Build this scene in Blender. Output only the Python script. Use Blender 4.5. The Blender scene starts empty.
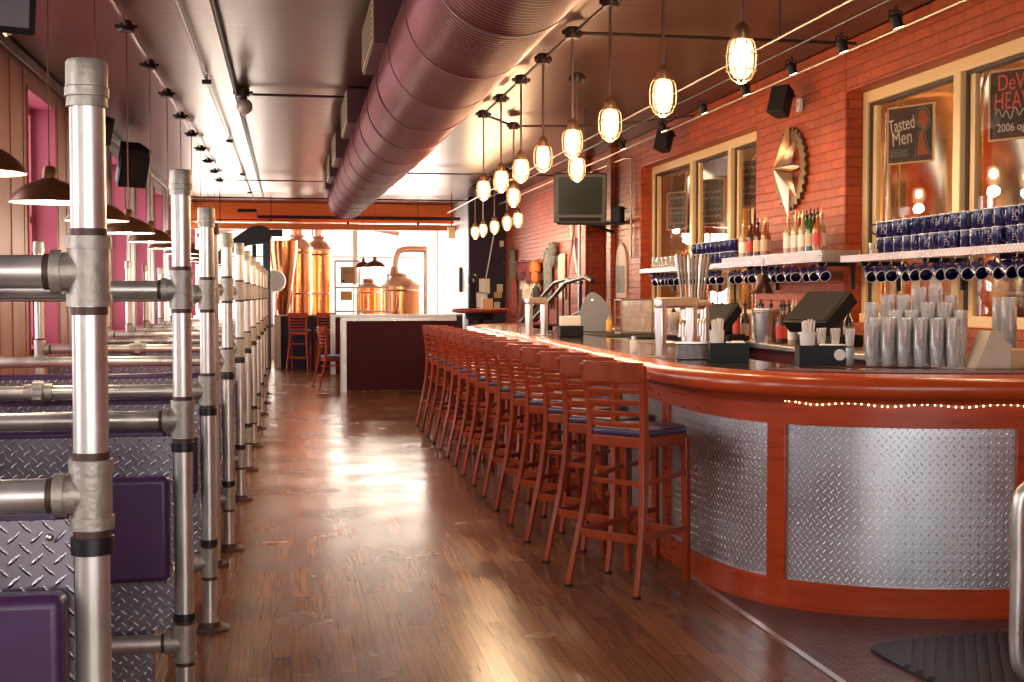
import bpy, math, random
from mathutils import Vector, Matrix
random.seed(7)
C = bpy.context.scene.collection
PI = math.pi
# ---------------------------------------------------------------- camera
EYE = 1.42; FPX = 1250.0
PITCH = math.atan(45/FPX); YAW = math.atan(222*math.cos(PITCH)/FPX)
cam = bpy.data.cameras.new('camera'); co = bpy.data.objects.new('camera', cam); C.objects.link(co)
co.location = (0, 0, EYE); co.rotation_euler = (PI/2-PITCH, 0, -YAW)
cam.sensor_width = 36; cam.lens = 36*FPX/1024; cam.clip_start = .02; cam.clip_end = 200
bpy.context.scene.camera = co
sc = bpy.context.scene
sc.view_settings.view_transform = 'Standard'; sc.view_settings.look = 'None'
sc.view_settings.gamma = 1; sc.view_settings.use_curve_mapping = False
sc.view_settings.exposure = 0.0
def wall_y(u, x):
    """depth at which the vertical plane x=const crosses picture column u (used to read distances off the photograph)"""
    return x*(math.cos(YAW)-(u-512)/FPX*math.sin(YAW))/(math.sin(YAW)+(u-512)/FPX*math.cos(YAW))

# ---------------------------------------------------------------- materials
MATS = {}
def mat(name, col=(.5,.5,.5), rough=.5, metal=0., coat=0., build=None, spec=.5, **kw):
    m = bpy.data.materials.new(name); m.use_nodes = True
    nt = m.node_tree; b = nt.nodes['Principled BSDF']
    b.inputs['Base Color'].default_value = (*col, 1); b.inputs['Roughness'].default_value = rough
    b.inputs['Metallic'].default_value = metal; b.inputs['Coat Weight'].default_value = coat
    b.inputs['Coat Roughness'].default_value = .15
    b.inputs['Specular IOR Level'].default_value = spec
    N = nt.nodes; L = nt.links
    if build: build(N, L, b, col)
    MATS[name] = m
    return m
def nn(N, t, **kw):
    n = N.new(t)
    for k, v in kw.items(): setattr(n, k, v)
    return n
def math_(N, L, op, a, b=None, c=None):
    n = N.new('ShaderNodeMath'); n.operation = op
    for i, x in enumerate((a, b, c)):
        if x is None: continue
        if isinstance(x, (int, float)): n.inputs[i].default_value = x
        else: L.new(x, n.inputs[i])
    return n.outputs[0]
def vary(scale=(8,8,8), amt=.25, bump=.0, rvar=0., detail=4, coords='Object'):
    """mottled tone, slight bump and gloss change from stretched noise"""
    def f(N, L, b, col):
        tc = N.new('ShaderNodeTexCoord'); mp = N.new('ShaderNodeMapping'); mp.inputs['Scale'].default_value = scale
        L.new(tc.outputs[coords], mp.inputs[0])
        no = N.new('ShaderNodeTexNoise'); no.inputs['Scale'].default_value = 1; no.inputs['Detail'].default_value = detail
        L.new(mp.outputs[0], no.inputs['Vector'])
        rp = N.new('ShaderNodeMapRange'); rp.inputs[1].default_value = .3; rp.inputs[2].default_value = .7
        rp.inputs[3].default_value = 1-amt; rp.inputs[4].default_value = 1+amt
        L.new(no.outputs['Fac'], rp.inputs[0])
        mx = N.new('ShaderNodeVectorMath'); mx.operation = 'SCALE'; mx.inputs[0].default_value = col
        L.new(rp.outputs[0], mx.inputs['Scale']); L.new(mx.outputs[0], b.inputs['Base Color'])
        if rvar:
            rr = N.new('ShaderNodeMapRange'); rr.inputs[1].default_value = .3; rr.inputs[2].default_value = .7
            r0 = b.inputs['Roughness'].default_value
            rr.inputs[3].default_value = r0-rvar; rr.inputs[4].default_value = r0+rvar
            L.new(no.outputs['Fac'], rr.inputs[0]); L.new(rr.outputs[0], b.inputs['Roughness'])
        if bump:
            bp = N.new('ShaderNodeBump'); bp.inputs['Strength'].default_value = bump; bp.inputs['Distance'].default_value = .01
            L.new(no.outputs['Fac'], bp.inputs['Height']); L.new(bp.outputs[0], b.inputs['Normal'])
    return f
def floor_nodes(N, L, b, col):
    tc = N.new('ShaderNodeTexCoord'); sp = N.new('ShaderNodeSeparateXYZ'); cb = N.new('ShaderNodeCombineXYZ')
    L.new(tc.outputs['Object'], sp.inputs[0]); L.new(sp.outputs[1], cb.inputs[0]); L.new(sp.outputs[0], cb.inputs[1])
    br = N.new('ShaderNodeTexBrick'); br.offset = .41; br.offset_frequency = 2; br.squash = 1; br.squash_frequency = 2
    br.inputs['Color1'].default_value = (.23,.090,.036,1); br.inputs['Color2'].default_value = (.125,.046,.022,1)
    br.inputs['Mortar'].default_value = (.03,.012,.008,1); br.inputs['Scale'].default_value = 1
    br.inputs['Mortar Size'].default_value = .0018; br.inputs['Brick Width'].default_value = .62
    br.inputs['Row Height'].default_value = .082; br.inputs['Bias'].default_value = -.1
    L.new(cb.outputs[0], br.inputs['Vector'])
    mp = N.new('ShaderNodeMapping'); mp.inputs['Scale'].default_value = (2.5, 70, 1); L.new(cb.outputs[0], mp.inputs[0])
    no = N.new('ShaderNodeTexNoise'); no.inputs['Scale'].default_value = 1; no.inputs['Detail'].default_value = 6; no.inputs['Distortion'].default_value = .15
    L.new(mp.outputs[0], no.inputs['Vector'])
    rp = N.new('ShaderNodeMapRange'); rp.inputs[1].default_value = .3; rp.inputs[2].default_value = .7; rp.inputs[3].default_value = .72; rp.inputs[4].default_value = 1.3
    L.new(no.outputs['Fac'], rp.inputs[0])
    vm = N.new('ShaderNodeVectorMath'); vm.operation = 'SCALE'; L.new(br.outputs['Color'], vm.inputs[0]); L.new(rp.outputs[0], vm.inputs['Scale'])
    L.new(vm.outputs[0], b.inputs['Base Color'])
    n2 = N.new('ShaderNodeTexNoise'); n2.inputs['Scale'].default_value = 1.7; n2.inputs['Detail'].default_value = 5; L.new(tc.outputs['Object'], n2.inputs['Vector'])
    rr = N.new('ShaderNodeMapRange'); rr.inputs[1].default_value = .3; rr.inputs[2].default_value = .7; rr.inputs[3].default_value = .17; rr.inputs[4].default_value = .30
    L.new(n2.outputs['Fac'], rr.inputs[0]); L.new(rr.outputs[0], b.inputs['Roughness'])
    h = math_(N, L, 'MULTIPLY_ADD', br.outputs['Fac'], -1.0, 1.0)
    n3 = N.new('ShaderNodeTexNoise'); n3.inputs['Scale'].default_value = 9; L.new(tc.outputs['Object'], n3.inputs['Vector'])
    h2 = math_(N, L, 'MULTIPLY_ADD', n3.outputs['Fac'], .5, h)
    bp = N.new('ShaderNodeBump'); bp.inputs['Strength'].default_value = .12; bp.inputs['Distance'].default_value = .003
    L.new(h2, bp.inputs['Height']); L.new(bp.outputs[0], b.inputs['Normal'])
def tile_nodes(N, L, b, col):
    tc = N.new('ShaderNodeTexCoord'); mp = N.new('ShaderNodeMapping'); mp.inputs['Rotation'].default_value = (0,0,.75)
    L.new(tc.outputs['Object'], mp.inputs[0])
    br = N.new('ShaderNodeTexBrick'); br.offset = .5
    br.inputs['Color1'].default_value = (.26,.105,.095,1); br.inputs['Color2'].default_value = (.14,.06,.06,1)
    br.inputs['Mortar'].default_value = (.05,.028,.03,1); br.inputs['Scale'].default_value = 1
    br.inputs['Mortar Size'].default_value = .003; br.inputs['Brick Width'].default_value = .05; br.inputs['Row Height'].default_value = .025
    L.new(mp.outputs[0], br.inputs['Vector']); L.new(br.outputs['Color'], b.inputs['Base Color'])
    bp = N.new('ShaderNodeBump'); bp.inputs['Strength'].default_value = .5; bp.inputs['Distance'].default_value = .003; bp.invert = True
    L.new(br.outputs['Fac'], bp.inputs['Height']); L.new(bp.outputs[0], b.inputs['Normal'])
def brick_nodes(N, L, b, col):
    tc = N.new('ShaderNodeTexCoord'); sp = N.new('ShaderNodeSeparateXYZ'); cb = N.new('ShaderNodeCombineXYZ')
    L.new(tc.outputs['Object'], sp.inputs[0])
    s = math_(N, L, 'ADD', sp.outputs[0], sp.outputs[1]); L.new(s, cb.inputs[0]); L.new(sp.outputs[2], cb.inputs[1])
    no0 = N.new('ShaderNodeTexNoise'); no0.inputs['Scale'].default_value = 7; L.new(tc.outputs['Object'], no0.inputs['Vector'])
    ad = N.new('ShaderNodeVectorMath'); ad.operation = 'MULTIPLY_ADD'; ad.inputs[1].default_value = (.018,.018,0)
    L.new(no0.outputs['Color'], ad.inputs[0]); L.new(cb.outputs[0], ad.inputs[2])
    br = N.new('ShaderNodeTexBrick'); br.offset = .5
    br.inputs['Color1'].default_value = (.41,.075,.023,1); br.inputs['Color2'].default_value = (.30,.050,.018,1)
    br.inputs['Mortar'].default_value = (.29,.048,.018,1); br.inputs['Scale'].default_value = 1
    br.inputs['Mortar Size'].default_value = .007; br.inputs['Mortar Smooth'].default_value = .6
    br.inputs['Brick Width'].default_value = .215; br.inputs['Row Height'].default_value = .073
    L.new(ad.outputs[0], br.inputs['Vector'])
    no = N.new('ShaderNodeTexNoise'); no.inputs['Scale'].default_value = 26; no.inputs['Detail'].default_value = 5; L.new(tc.outputs['Object'], no.inputs['Vector'])
    rp = N.new('ShaderNodeMapRange'); rp.inputs[3].default_value = .72; rp.inputs[4].default_value = 1.28
    L.new(no.outputs['Fac'], rp.inputs[0])
    vm = N.new('ShaderNodeVectorMath'); vm.operation = 'SCALE'; L.new(br.outputs['Color'], vm.inputs[0]); L.new(rp.outputs[0], vm.inputs['Scale'])
    L.new(vm.outputs[0], b.inputs['Base Color'])
    h = math_(N, L, 'MULTIPLY_ADD', br.outputs['Fac'], -1.3, no.outputs['Fac'])
    bp = N.new('ShaderNodeBump'); bp.inputs['Strength'].default_value = .7; bp.inputs['Distance'].default_value = .009
    L.new(h, bp.inputs['Height']); L.new(bp.outputs[0], b.inputs['Normal'])
def plate_nodes(N, L, b, col):
    """raised lozenges, turned one way and the other in a chequer, on the UV map in metres"""
    uv = N.new('ShaderNodeUVMap'); sp = N.new('ShaderNodeSeparateXYZ'); L.new(uv.outputs[0], sp.inputs[0])
    S = 1/.039
    def lozenge(sh, sg):
        x = math_(N, L, 'MULTIPLY_ADD', sp.outputs[0], S, sh); y = math_(N, L, 'MULTIPLY_ADD', sp.outputs[1], S, sh)
        lx = math_(N, L, 'SUBTRACT', math_(N, L, 'FRACT', x), .5); ly = math_(N, L, 'SUBTRACT', math_(N, L, 'FRACT', y), .5)
        ly = math_(N, L, 'MULTIPLY', ly, sg)
        a = math_(N, L, 'MULTIPLY', math_(N, L, 'ADD', lx, ly), .7071/.37); c = math_(N, L, 'MULTIPLY', math_(N, L, 'SUBTRACT', lx, ly), .7071/.095)
        d = math_(N, L, 'SQRT', math_(N, L, 'ADD', math_(N, L, 'MULTIPLY', a, a), math_(N, L, 'MULTIPLY', c, c)))
        mr = N.new('ShaderNodeMapRange'); mr.interpolation_type = 'SMOOTHSTEP'
        mr.inputs[1].default_value = 1.1; mr.inputs[2].default_value = .35; mr.inputs[3].default_value = 0; mr.inputs[4].default_value = 1
        L.new(d, mr.inputs[0]); return mr.outputs[0]
    msk = math_(N, L, 'MAXIMUM', lozenge(20.0, 1), lozenge(20.5, -1))
    mxc = N.new('ShaderNodeMix'); mxc.data_type = 'RGBA'; mxc.inputs[6].default_value = (*[c*.62 for c in col],1); mxc.inputs[7].default_value = (*[min(1,c*1.45) for c in col],1)
    L.new(msk, mxc.inputs[0]); L.new(mxc.outputs[2], b.inputs['Base Color'])
    no = N.new('ShaderNodeTexNoise'); no.inputs['Scale'].default_value = 2.5; no.inputs['Detail'].default_value = 6; L.new(uv.outputs[0], no.inputs['Vector'])
    rr = N.new('ShaderNodeMapRange'); rr.inputs[1].default_value = .3; rr.inputs[2].default_value = .7; rr.inputs[3].default_value = .26; rr.inputs[4].default_value = .42
    L.new(no.outputs['Fac'], rr.inputs[0])
    rr2 = math_(N, L, 'MULTIPLY_ADD', msk, -.10, rr.outputs[0]); L.new(rr2, b.inputs['Roughness'])
    bp = N.new('ShaderNodeBump'); bp.inputs['Strength'].default_value = 1; bp.inputs['Distance'].default_value = .0018
    L.new(msk, bp.inputs['Height']); L.new(bp.outputs[0], b.inputs['Normal'])
def ceil_nodes(N, L, b, col):
    tc = N.new('ShaderNodeTexCoord'); mp = N.new('ShaderNodeMapping'); mp.inputs['Scale'].default_value = (.35, 9, 1)
    L.new(tc.outputs['Object'], mp.inputs[0])
    no = N.new('ShaderNodeTexNoise'); no.inputs['Scale'].default_value = 1; no.inputs['Detail'].default_value = 3; L.new(mp.outputs[0], no.inputs['Vector'])
    rp = N.new('ShaderNodeMapRange'); rp.inputs[1].default_value = .3; rp.inputs[2].default_value = .7; rp.inputs[3].default_value = .85; rp.inputs[4].default_value = 1.15
    L.new(no.outputs['Fac'], rp.inputs[0])
    mx = N.new('ShaderNodeVectorMath'); mx.operation = 'SCALE'; mx.inputs[0].default_value = col
    L.new(rp.outputs[0], mx.inputs['Scale']); L.new(mx.outputs[0], b.inputs['Base Color'])
    bp = N.new('ShaderNodeBump'); bp.inputs['Strength'].default_value = .25; bp.inputs['Distance'].default_value = .01
    L.new(no.outputs['Fac'], bp.inputs['Height']); L.new(bp.outputs[0], b.inputs['Normal'])
def emis(name, col, s):
    m = bpy.data.materials.new(name); m.use_nodes = True; nt = m.node_tree
    b = nt.nodes['Principled BSDF']; b.inputs['Base Color'].default_value = (*col, 1)
    b.inputs['Emission Color'].default_value = (*col, 1); b.inputs['Emission Strength'].default_value = s
    return m
def thin_glass(name, tint=(1,1,1), base=.08, rim=.6, rough=.03, glint_white=0):
    m = bpy.data.materials.new(name); m.use_nodes = True; nt = m.node_tree; N = nt.nodes; L = nt.links
    N.remove(N['Principled BSDF']); out = N['Material Output']
    tr = N.new('ShaderNodeBsdfTransparent'); tr.inputs[0].default_value = (*tint, 1)
    gl = N.new('ShaderNodeBsdfGlossy'); gl.inputs['Roughness'].default_value = rough; gl.inputs[0].default_value = (1,1,1,1)
    lw = N.new('ShaderNodeLayerWeight'); lw.inputs[0].default_value = .35
    mr = N.new('ShaderNodeMapRange'); mr.inputs[3].default_value = base; mr.inputs[4].default_value = rim
    L.new(lw.outputs['Facing'], mr.inputs[0])
    mx = N.new('ShaderNodeMixShader'); L.new(mr.outputs[0], mx.inputs[0]); L.new(tr.outputs[0], mx.inputs[1]); L.new(gl.outputs[0], mx.inputs[2])
    L.new(mx.outputs[0], out.inputs[0])
    if glint_white:  # white glints put into the glass as an even diffuse colour
        df = N.new('ShaderNodeBsdfDiffuse'); df.inputs[0].default_value = (.95,.93,.90,1)
        m2 = N.new('ShaderNodeMixShader'); m2.inputs[0].default_value = glint_white
        L.new(mx.outputs[0], m2.inputs[1]); L.new(df.outputs[0], m2.inputs[2]); L.new(m2.outputs[0], out.inputs[0])
    return m

M_floor = mat('wood_floor', rough=.25, spec=.24, build=floor_nodes, coat=.0)
M_tile = mat('mosaic_tile', rough=.45, build=tile_nodes)
M_brick = mat('painted_brick', rough=.48, spec=.28, build=brick_nodes)
M_ceil = mat('ceiling_paint', (.125,.045,.027), .31, .65, build=ceil_nodes)
M_wallL = mat('tan_wall', (.26,.085,.048), .5, build=vary((3,3,.4), .15, .05))
M_panelD = mat('wall_batten', (.20,.065,.038), .5)
M_pink = mat('pink_paint', (.27,.035,.07), .55)
M_cream = mat('cream_paint', (.72,.52,.27), .4)
M_creamd = mat('sash_dark', (.05,.03,.02), .4)
M_white = mat('white_paint', (.8,.78,.75), .5)
M_offw = mat('offwhite', (.66,.52,.38), .6, build=vary((20,20,20), .06))
M_navy = mat('dark_wall_paint', (.03,.02,.035), .6, spec=.2)
M_orange = mat('orange_beam_paint', (.85,.20,.03), .5)
M_pipe = mat('steel_pipe', (.70,.67,.63), .35, .8, build=vary((14,14,5), .12, .05, .08))
M_fit = mat('cast_fitting', (.44,.40,.35), .5, .65, build=vary((60,60,60), .15, .25, .06))
M_thread = mat('thread_ring', (.09,.05,.04), .5, .4)
M_blackr = mat('black_rubber', (.012,.012,.013), .35)
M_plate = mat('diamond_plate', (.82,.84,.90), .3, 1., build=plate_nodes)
M_plated = mat('diamond_plate_dark_reflection', (.42,.38,.44), .3, 1., build=plate_nodes)  # same plate, with dark reflections put into a darker, purplish colour
M_vinyl = mat('purple_vinyl', (.06,.02,.08), .4, build=vary((9,9,9), .15, .08))
M_seat = mat('seat_vinyl', (.05,.035,.09), .3)
M_stool = mat('cherry_wood', (.29,.040,.010), .3, coat=.12, spec=.35, build=vary((9,9,1.5), .22, .03))
M_bar = mat('bar_wood', (.41,.048,.010), .3, coat=.15, spec=.35, build=vary((4,4,40), .16, .0, .04))
M_bull = mat('bar_moulding_wood', (.47,.062,.013), .27, coat=.2, build=vary((6,6,6), .12))
M_granite = mat('granite', (.045,.03,.022), .08, coat=.5, build=vary((60,60,60), .6))
M_duct = mat('duct_paint', (.25,.062,.062), .36, .6, build=vary((1,2,1), .1))
M_seam = mat('duct_seam', (.13,.035,.045), .45, .3)
M_dbox = mat('register_box', (.11,.03,.03), .45)
M_copper = mat('copper', (.86,.33,.14), .2, 1., build=vary((3,3,1), .12, .02, .05))
M_coppert = mat('copper_lid', (.66,.50,.38), .35, .8)
M_stain = mat('stainless', (.80,.66,.45), .2, 1., build=vary((3,3,.7), .08, .0, .05))
M_brush = mat('brushed_steel', (.72,.69,.66), .28, 1.)
M_black = mat('black_plastic', (.012,.012,.013), .5, spec=.2)
M_blackm = mat('black_metal', (.02,.02,.022), .4, .5)
M_dgrey = mat('dark_grey_plastic', (.022,.021,.023), .5, spec=.2)
M_grey = mat('grey_plastic', (.22,.22,.25), .45)
M_shade = mat('lamp_shade_bronze', (.17,.065,.03), .33, .5)
M_shadein = mat('lamp_shade_inside', (.9,.86,.8), .4)
M_conduit = mat('conduit', (.34,.24,.20), .35, .8)
M_conduitd = mat('conduit_dark', (.05,.03,.028), .45, .4)
M_marb = mat('maroon_board', (.06,.008,.014), .55, spec=.15, build=vary((5,5,5), .1))
def mug_nodes(N, L, b, col):
    tc = N.new('ShaderNodeTexCoord'); sp = N.new('ShaderNodeSeparateXYZ'); L.new(tc.outputs['Object'], sp.inputs[0])
    no = N.new('ShaderNodeTexNoise'); no.inputs['Scale'].default_value = 75; no.inputs['Detail'].default_value = 2; L.new(tc.outputs['Object'], no.inputs['Vector'])
    k = math_(N, L, 'GREATER_THAN', no.outputs['Fac'], .52)
    z1 = math_(N, L, 'GREATER_THAN', sp.outputs[2], .022); z2 = math_(N, L, 'LESS_THAN', sp.outputs[2], .085)
    r_ = math_(N, L, 'SQRT', math_(N, L, 'ADD', math_(N, L, 'MULTIPLY', sp.outputs[0], sp.outputs[0]), math_(N, L, 'MULTIPLY', sp.outputs[1], sp.outputs[1])))
    o_ = math_(N, L, 'GREATER_THAN', r_, .041)
    s2 = math_(N, L, 'LESS_THAN', sp.outputs[0], .02)
    m_ = math_(N, L, 'MULTIPLY', math_(N, L, 'MULTIPLY', math_(N, L, 'MULTIPLY', k, z1), math_(N, L, 'MULTIPLY', z2, o_)), s2)
    mx = N.new('ShaderNodeMix'); mx.data_type = 'RGBA'; mx.inputs[6].default_value = (*col,1); mx.inputs[7].default_value = (.55,.50,.62,1)
    L.new(m_, mx.inputs[0]); L.new(mx.outputs[2], b.inputs['Base Color'])
M_mug = mat('cobalt_glaze', (.010,.010,.085), .12, coat=.4, build=mug_nodes)
M_rim = mat('mug_rim_pale', (.66,.62,.66), .3)
M_paper = mat('paper', (.85,.80,.74), .7)
M_chalk = mat('chalkboard', (.05,.04,.04), .6, build=vary((20,20,20), .4))
M_chalkg = mat('chalkboard_faded', (.17,.14,.12), .6, build=vary((25,25,25), .6))
M_cw = mat('chalk_white', (.85,.85,.85), .8); M_cp = mat('chalk_pink', (.85,.16,.17), .8)
M_cb = mat('chalk_blue', (.28,.42,.5), .8); M_co = mat('chalk_brown', (.42,.14,.07), .8)
M_gold = mat('brass', (.62,.40,.20), .3, .9)
M_gear = mat('gear_steel', (.34,.25,.15), .4, .9)
M_starw = mat('star_white', (.90,.87,.82), .4, .0); M_starg = mat('star_gold', (.60,.33,.15), .35, .6); M_stard = mat('star_brown_steel', (.38,.24,.16), .35, .7)  # facet colours: white, gold and a darker brown
M_glass = thin_glass('window_glass', (.95,.92,.88), .03, .22, .01)
M_tumbler = thin_glass('drinking_glass', (.97,.96,.95), .22, .9, .06, .24)
M_globe = thin_glass('jar_globe', (1,.97,.92), .08, .5, .05)
def lit_jar(m):
    N = m.node_tree.nodes; L = m.node_tree.links; out = N['Material Output']; old = out.inputs[0].links[0].from_socket
    em = N.new('ShaderNodeEmission'); em.inputs[0].default_value = (1,.74,.42,1); em.inputs[1].default_value = 3.2
    mx = N.new('ShaderNodeMixShader'); mx.inputs[0].default_value = .30; L.new(old, mx.inputs[1]); L.new(em.outputs[0], mx.inputs[2]); L.new(mx.outputs[0], out.inputs[0])
lit_jar(M_globe)
M_bulb = emis('bulb_glow', (1,.84,.60), 18)
M_bulb2 = emis('bulb_glow_shade', (1,.88,.70), 12)
M_fairy = emis('rope_light_glow', (1,.62,.28), 5)
M_spotg = emis('spot_glow', (1,.75,.48), 20)
M_amber = mat('amber_liquor', (.30,.08,.02), .1, coat=.5); M_brown = mat('brown_glass', (.06,.02,.01), .1, coat=.5)
M_green = mat('green_glass', (.02,.09,.03), .1, coat=.5); M_clearb = mat('clear_spirit', (.42,.28,.19), .12, coat=.5)
M_label = mat('bottle_label', (.60,.44,.29), .6); M_redl = mat('red_label', (.5,.04,.03), .5)
M_yel = mat('mustard_yellow', (.75,.36,.03), .4); M_ocard = mat('orange_card', (.65,.20,.03), .6)
M_tan = mat('tan_panel', (.58,.33,.15), .5)
M_matr = mat('maroon_bar_mat', (.10,.015,.02), .5, build=vary((80,80,80), .4, .3))
M_rub = mat('rubber_mat', (.022,.018,.02), .5)
M_cloth = [mat('cloth_'+n, c, .8, build=vary((9,9,9), .35)) for n, c in (('red',(.32,.05,.04)),('white',(.72,.62,.52)),('grey',(.22,.22,.21)),('orange',(.7,.2,.04)),('black',(.03,.03,.03)),('maroon',(.16,.03,.04)),('olive',(.16,.13,.07)))]

# ---------------------------------------------------------------- mesh helpers
class MB:
    def __init__(s): s.v = []; s.f = []; s.uv = {}
    def add(s, vs, fs, M=None):
        b = len(s.v)
        s.v += [tuple(M @ Vector(p)) if M else tuple(p) for p in vs]
        s.f += [tuple(b+i for i in f) for f in fs]
        return b
    def box(s, x0, x1, y0, y1, z0, z1, M=None):
        s.add([(x0,y0,z0),(x1,y0,z0),(x1,y1,z0),(x0,y1,z0),(x0,y0,z1),(x1,y0,z1),(x1,y1,z1),(x0,y1,z1)],
              [(0,3,2,1),(4,5,6,7),(0,1,5,4),(1,2,6,5),(2,3,7,6),(3,0,4,7)], M); return s
    def bar(s, p, q, w, d, up=(0,0,1), w2=None, d2=None):
        """rectangular bar between two points, w across and d thick, may taper"""
        p, q = Vector(p), Vector(q); a = (q-p).normalized(); x = a.cross(Vector(up))
        x = (x if x.length > 1e-4 else a.cross(Vector((0,1,0)))).normalized(); y = x.cross(a)
        w2 = w2 or w; d2 = d2 or d
        vs = [p+x*i*w/2+y*j*d/2 for i, j in ((-1,-1),(1,-1),(1,1),(-1,1))] + [q+x*i*w2/2+y*j*d2/2 for i, j in ((-1,-1),(1,-1),(1,1),(-1,1))]
        s.add(vs, [(0,3,2,1),(4,5,6,7),(0,1,5,4),(1,2,6,5),(2,3,7,6),(3,0,4,7)]); return s
    def tube(s, pts, r, seg=12, cap=True, rs=None):
        pts = [Vector(p) for p in pts]; n = len(pts); rings = []
        t0 = (pts[1]-pts[0]).normalized(); x = t0.orthogonal().normalized()
        for i, p in enumerate(pts):
            t = (pts[min(i+1,n-1)]-pts[max(i-1,0)]).normalized()
            x = (x - t*x.dot(t)).normalized(); y = t.cross(x); rr = rs[i] if rs else r
            rings.append([p+(x*math.cos(2*PI*k/seg)+y*math.sin(2*PI*k/seg))*rr for k in range(seg)])
        vs = [v for R in rings for v in R]; fs = []
        for i in range(n-1):
            for k in range(seg): fs.append((i*seg+k, i*seg+(k+1)%seg, (i+1)*seg+(k+1)%seg, (i+1)*seg+k))
        if cap: fs.append(tuple(range(seg))[::-1]); fs.append(tuple((n-1)*seg+k for k in range(seg)))
        s.add(vs, fs); return s
    def lathe(s, prof, seg=20, M=None, closed=False, cap=True):
        """profile of (radius, height) turned about z"""
        n = len(prof); vs = [(r*math.cos(2*PI*k/seg), r*math.sin(2*PI*k/seg), z) for r, z in prof for k in range(seg)]; fs = []
        for i in range(n-1 if not closed else n):
            j = (i+1) % n
            for k in range(seg): fs.append((i*seg+k, i*seg+(k+1)%seg, j*seg+(k+1)%seg, j*seg+k))
        if not closed and cap:
            if prof[0][0] > 1e-5: fs.append(tuple(range(seg))[::-1])
            if prof[-1][0] > 1e-5: fs.append(tuple((n-1)*seg+k for k in range(seg)))
        s.add(vs, fs, M); return s
    def prism(s, poly, z0, z1, M=None):
        n = len(poly); s.add([(x,y,z0) for x,y in poly]+[(x,y,z1) for x,y in poly],
            [tuple(range(n))[::-1], tuple(range(n,2*n))]+[(i,(i+1)%n,n+(i+1)%n,n+i) for i in range(n)], M); return s
    def sphere(s, c, r, seg=14, sz=None, M=None):
        sz = sz or (1,1,1); n = seg//2
        prof = [(max(r*math.sin(PI*i/n), 1e-6), -r*math.cos(PI*i/n)) for i in range(n+1)]
        T = Matrix.Translation(c) @ Matrix.Diagonal((*sz,1)); s.lathe(prof, seg, (M @ T) if M else T); return s
    def sweep(s, path, prof, closed=True, uvscale=False):
        """profile of (outward offset, z) carried along a plan path; outward is to the left-hand normal's opposite"""
        nrm = path_normals(path); n = len(prof); b = len(s.v); L = 0
        for i, p in enumerate(path):
            if i: L += math.dist(p, path[i-1])
            for j, (o, z) in enumerate(prof):
                s.v.append((p[0]+nrm[i][0]*o, p[1]+nrm[i][1]*o, z)); s.uv[len(s.v)-1] = (L, z)
        for i in range(len(path)-1):
            for j in range(n if closed else n-1):
                k = (j+1) % n
                s.f.append((b+i*n+j, b+i*n+k, b+(i+1)*n+k, b+(i+1)*n+j))
        if closed:
            s.f.append(tuple(b+j for j in range(n))[::-1]); s.f.append(tuple(b+(len(path)-1)*n+j for j in range(n)))
        return s
    def mesh(s, name, m, angle=35, uvmode=None):
        me = bpy.data.meshes.new(name); me.from_pydata([tuple(v) for v in s.v], [], s.f)
        me.polygons.foreach_set('use_smooth', [True]*len(me.polygons))
        me.set_sharp_from_angle(angle=math.radians(angle)); me.materials.append(m)
        if uvmode:
            ul = me.uv_layers.new(name='UVMap'); 
            for lp in me.loops:
                c = me.vertices[lp.vertex_index].co
                ul.data[lp.index].uv = s.uv.get(lp.vertex_index, (0,0)) if uvmode == 'path' else ((c.x, c.z) if uvmode == 'xz' else (c.y, c.z))
        import bmesh
        bm = bmesh.new(); bm.from_mesh(me); bmesh.ops.recalc_face_normals(bm, faces=bm.faces); bm.to_mesh(me); bm.free()
        me.update(); return me
def path_normals(path):
    out = []
    for i in range(len(path)):
        a = path[max(i-1,0)]; b = path[min(i+1,len(path)-1)]
        d = Vector((b[0]-a[0], b[1]-a[1])).normalized(); out.append((-d.y, d.x))
    return out
def smooth_path(pts, per=6):
    out = []; n = len(pts)
    for i in range(n-1):
        p0 = Vector(pts[max(i-1,0)]); p1 = Vector(pts[i]); p2 = Vector(pts[i+1]); p3 = Vector(pts[min(i+2,n-1)])
        for k in range(per):
            t = k/per
            out.append(tuple(.5*((2*p1)+(p2-p0)*t+(2*p0-5*p1+4*p2-p3)*t*t+(3*p1-p0-3*p2+p3)*t**3)))
    out.append(tuple(pts[-1])); return out
def obj(name, mb, m, parent=None, loc=(0,0,0), rot=(0,0,0), bevel=0, angle=35, uvmode=None, label=None, seg=2):
    me = mb.mesh(name, m, angle, uvmode) if isinstance(mb, MB) else mb
    o = bpy.data.objects.new(name, me); C.objects.link(o)
    if parent: o.parent = parent
    o.location = loc; o.rotation_euler = rot
    if bevel:
        bv = o.modifiers.new('bevel', 'BEVEL'); bv.width = bevel; bv.segments = seg; bv.limit_method = 'ANGLE'; bv.harden_normals = False
    if label: o['label'] = label
    return o
def thing(name, label, cat, loc=(0,0,0), rotz=0, group=None):
    o = bpy.data.objects.new(name, None); C.objects.link(o); o.empty_display_size = .1
    o.location = loc; o.rotation_euler = (0,0,rotz); o['label'] = label; o['category'] = cat
    if group: o['group'] = group
    return o
def tag(o, label, cat, group=None):
    o['label'] = label; o['category'] = cat
    if group: o['group'] = group
    return o
def struct(o): o['kind'] = 'structure'; return o
def dup(root, loc, rot=None, label=None, group=None):
    def cp(o, par):
        c = o.copy(); C.objects.link(c); c.parent = par
        for ch in [x for x in KIDS.get(o.name, [])]: cp(ch, c)
        return c
    KIDS = {}
    stack = [root]
    while stack:
        o = stack.pop(); KIDS[o.name] = list(o.children); stack += KIDS[o.name]
    r = cp(root, None); r.location = loc
    if rot is not None: r.rotation_euler = rot if isinstance(rot, tuple) else (0,0,rot)
    if label: r['label'] = label
    if group: r['group'] = group
    return r
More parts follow.
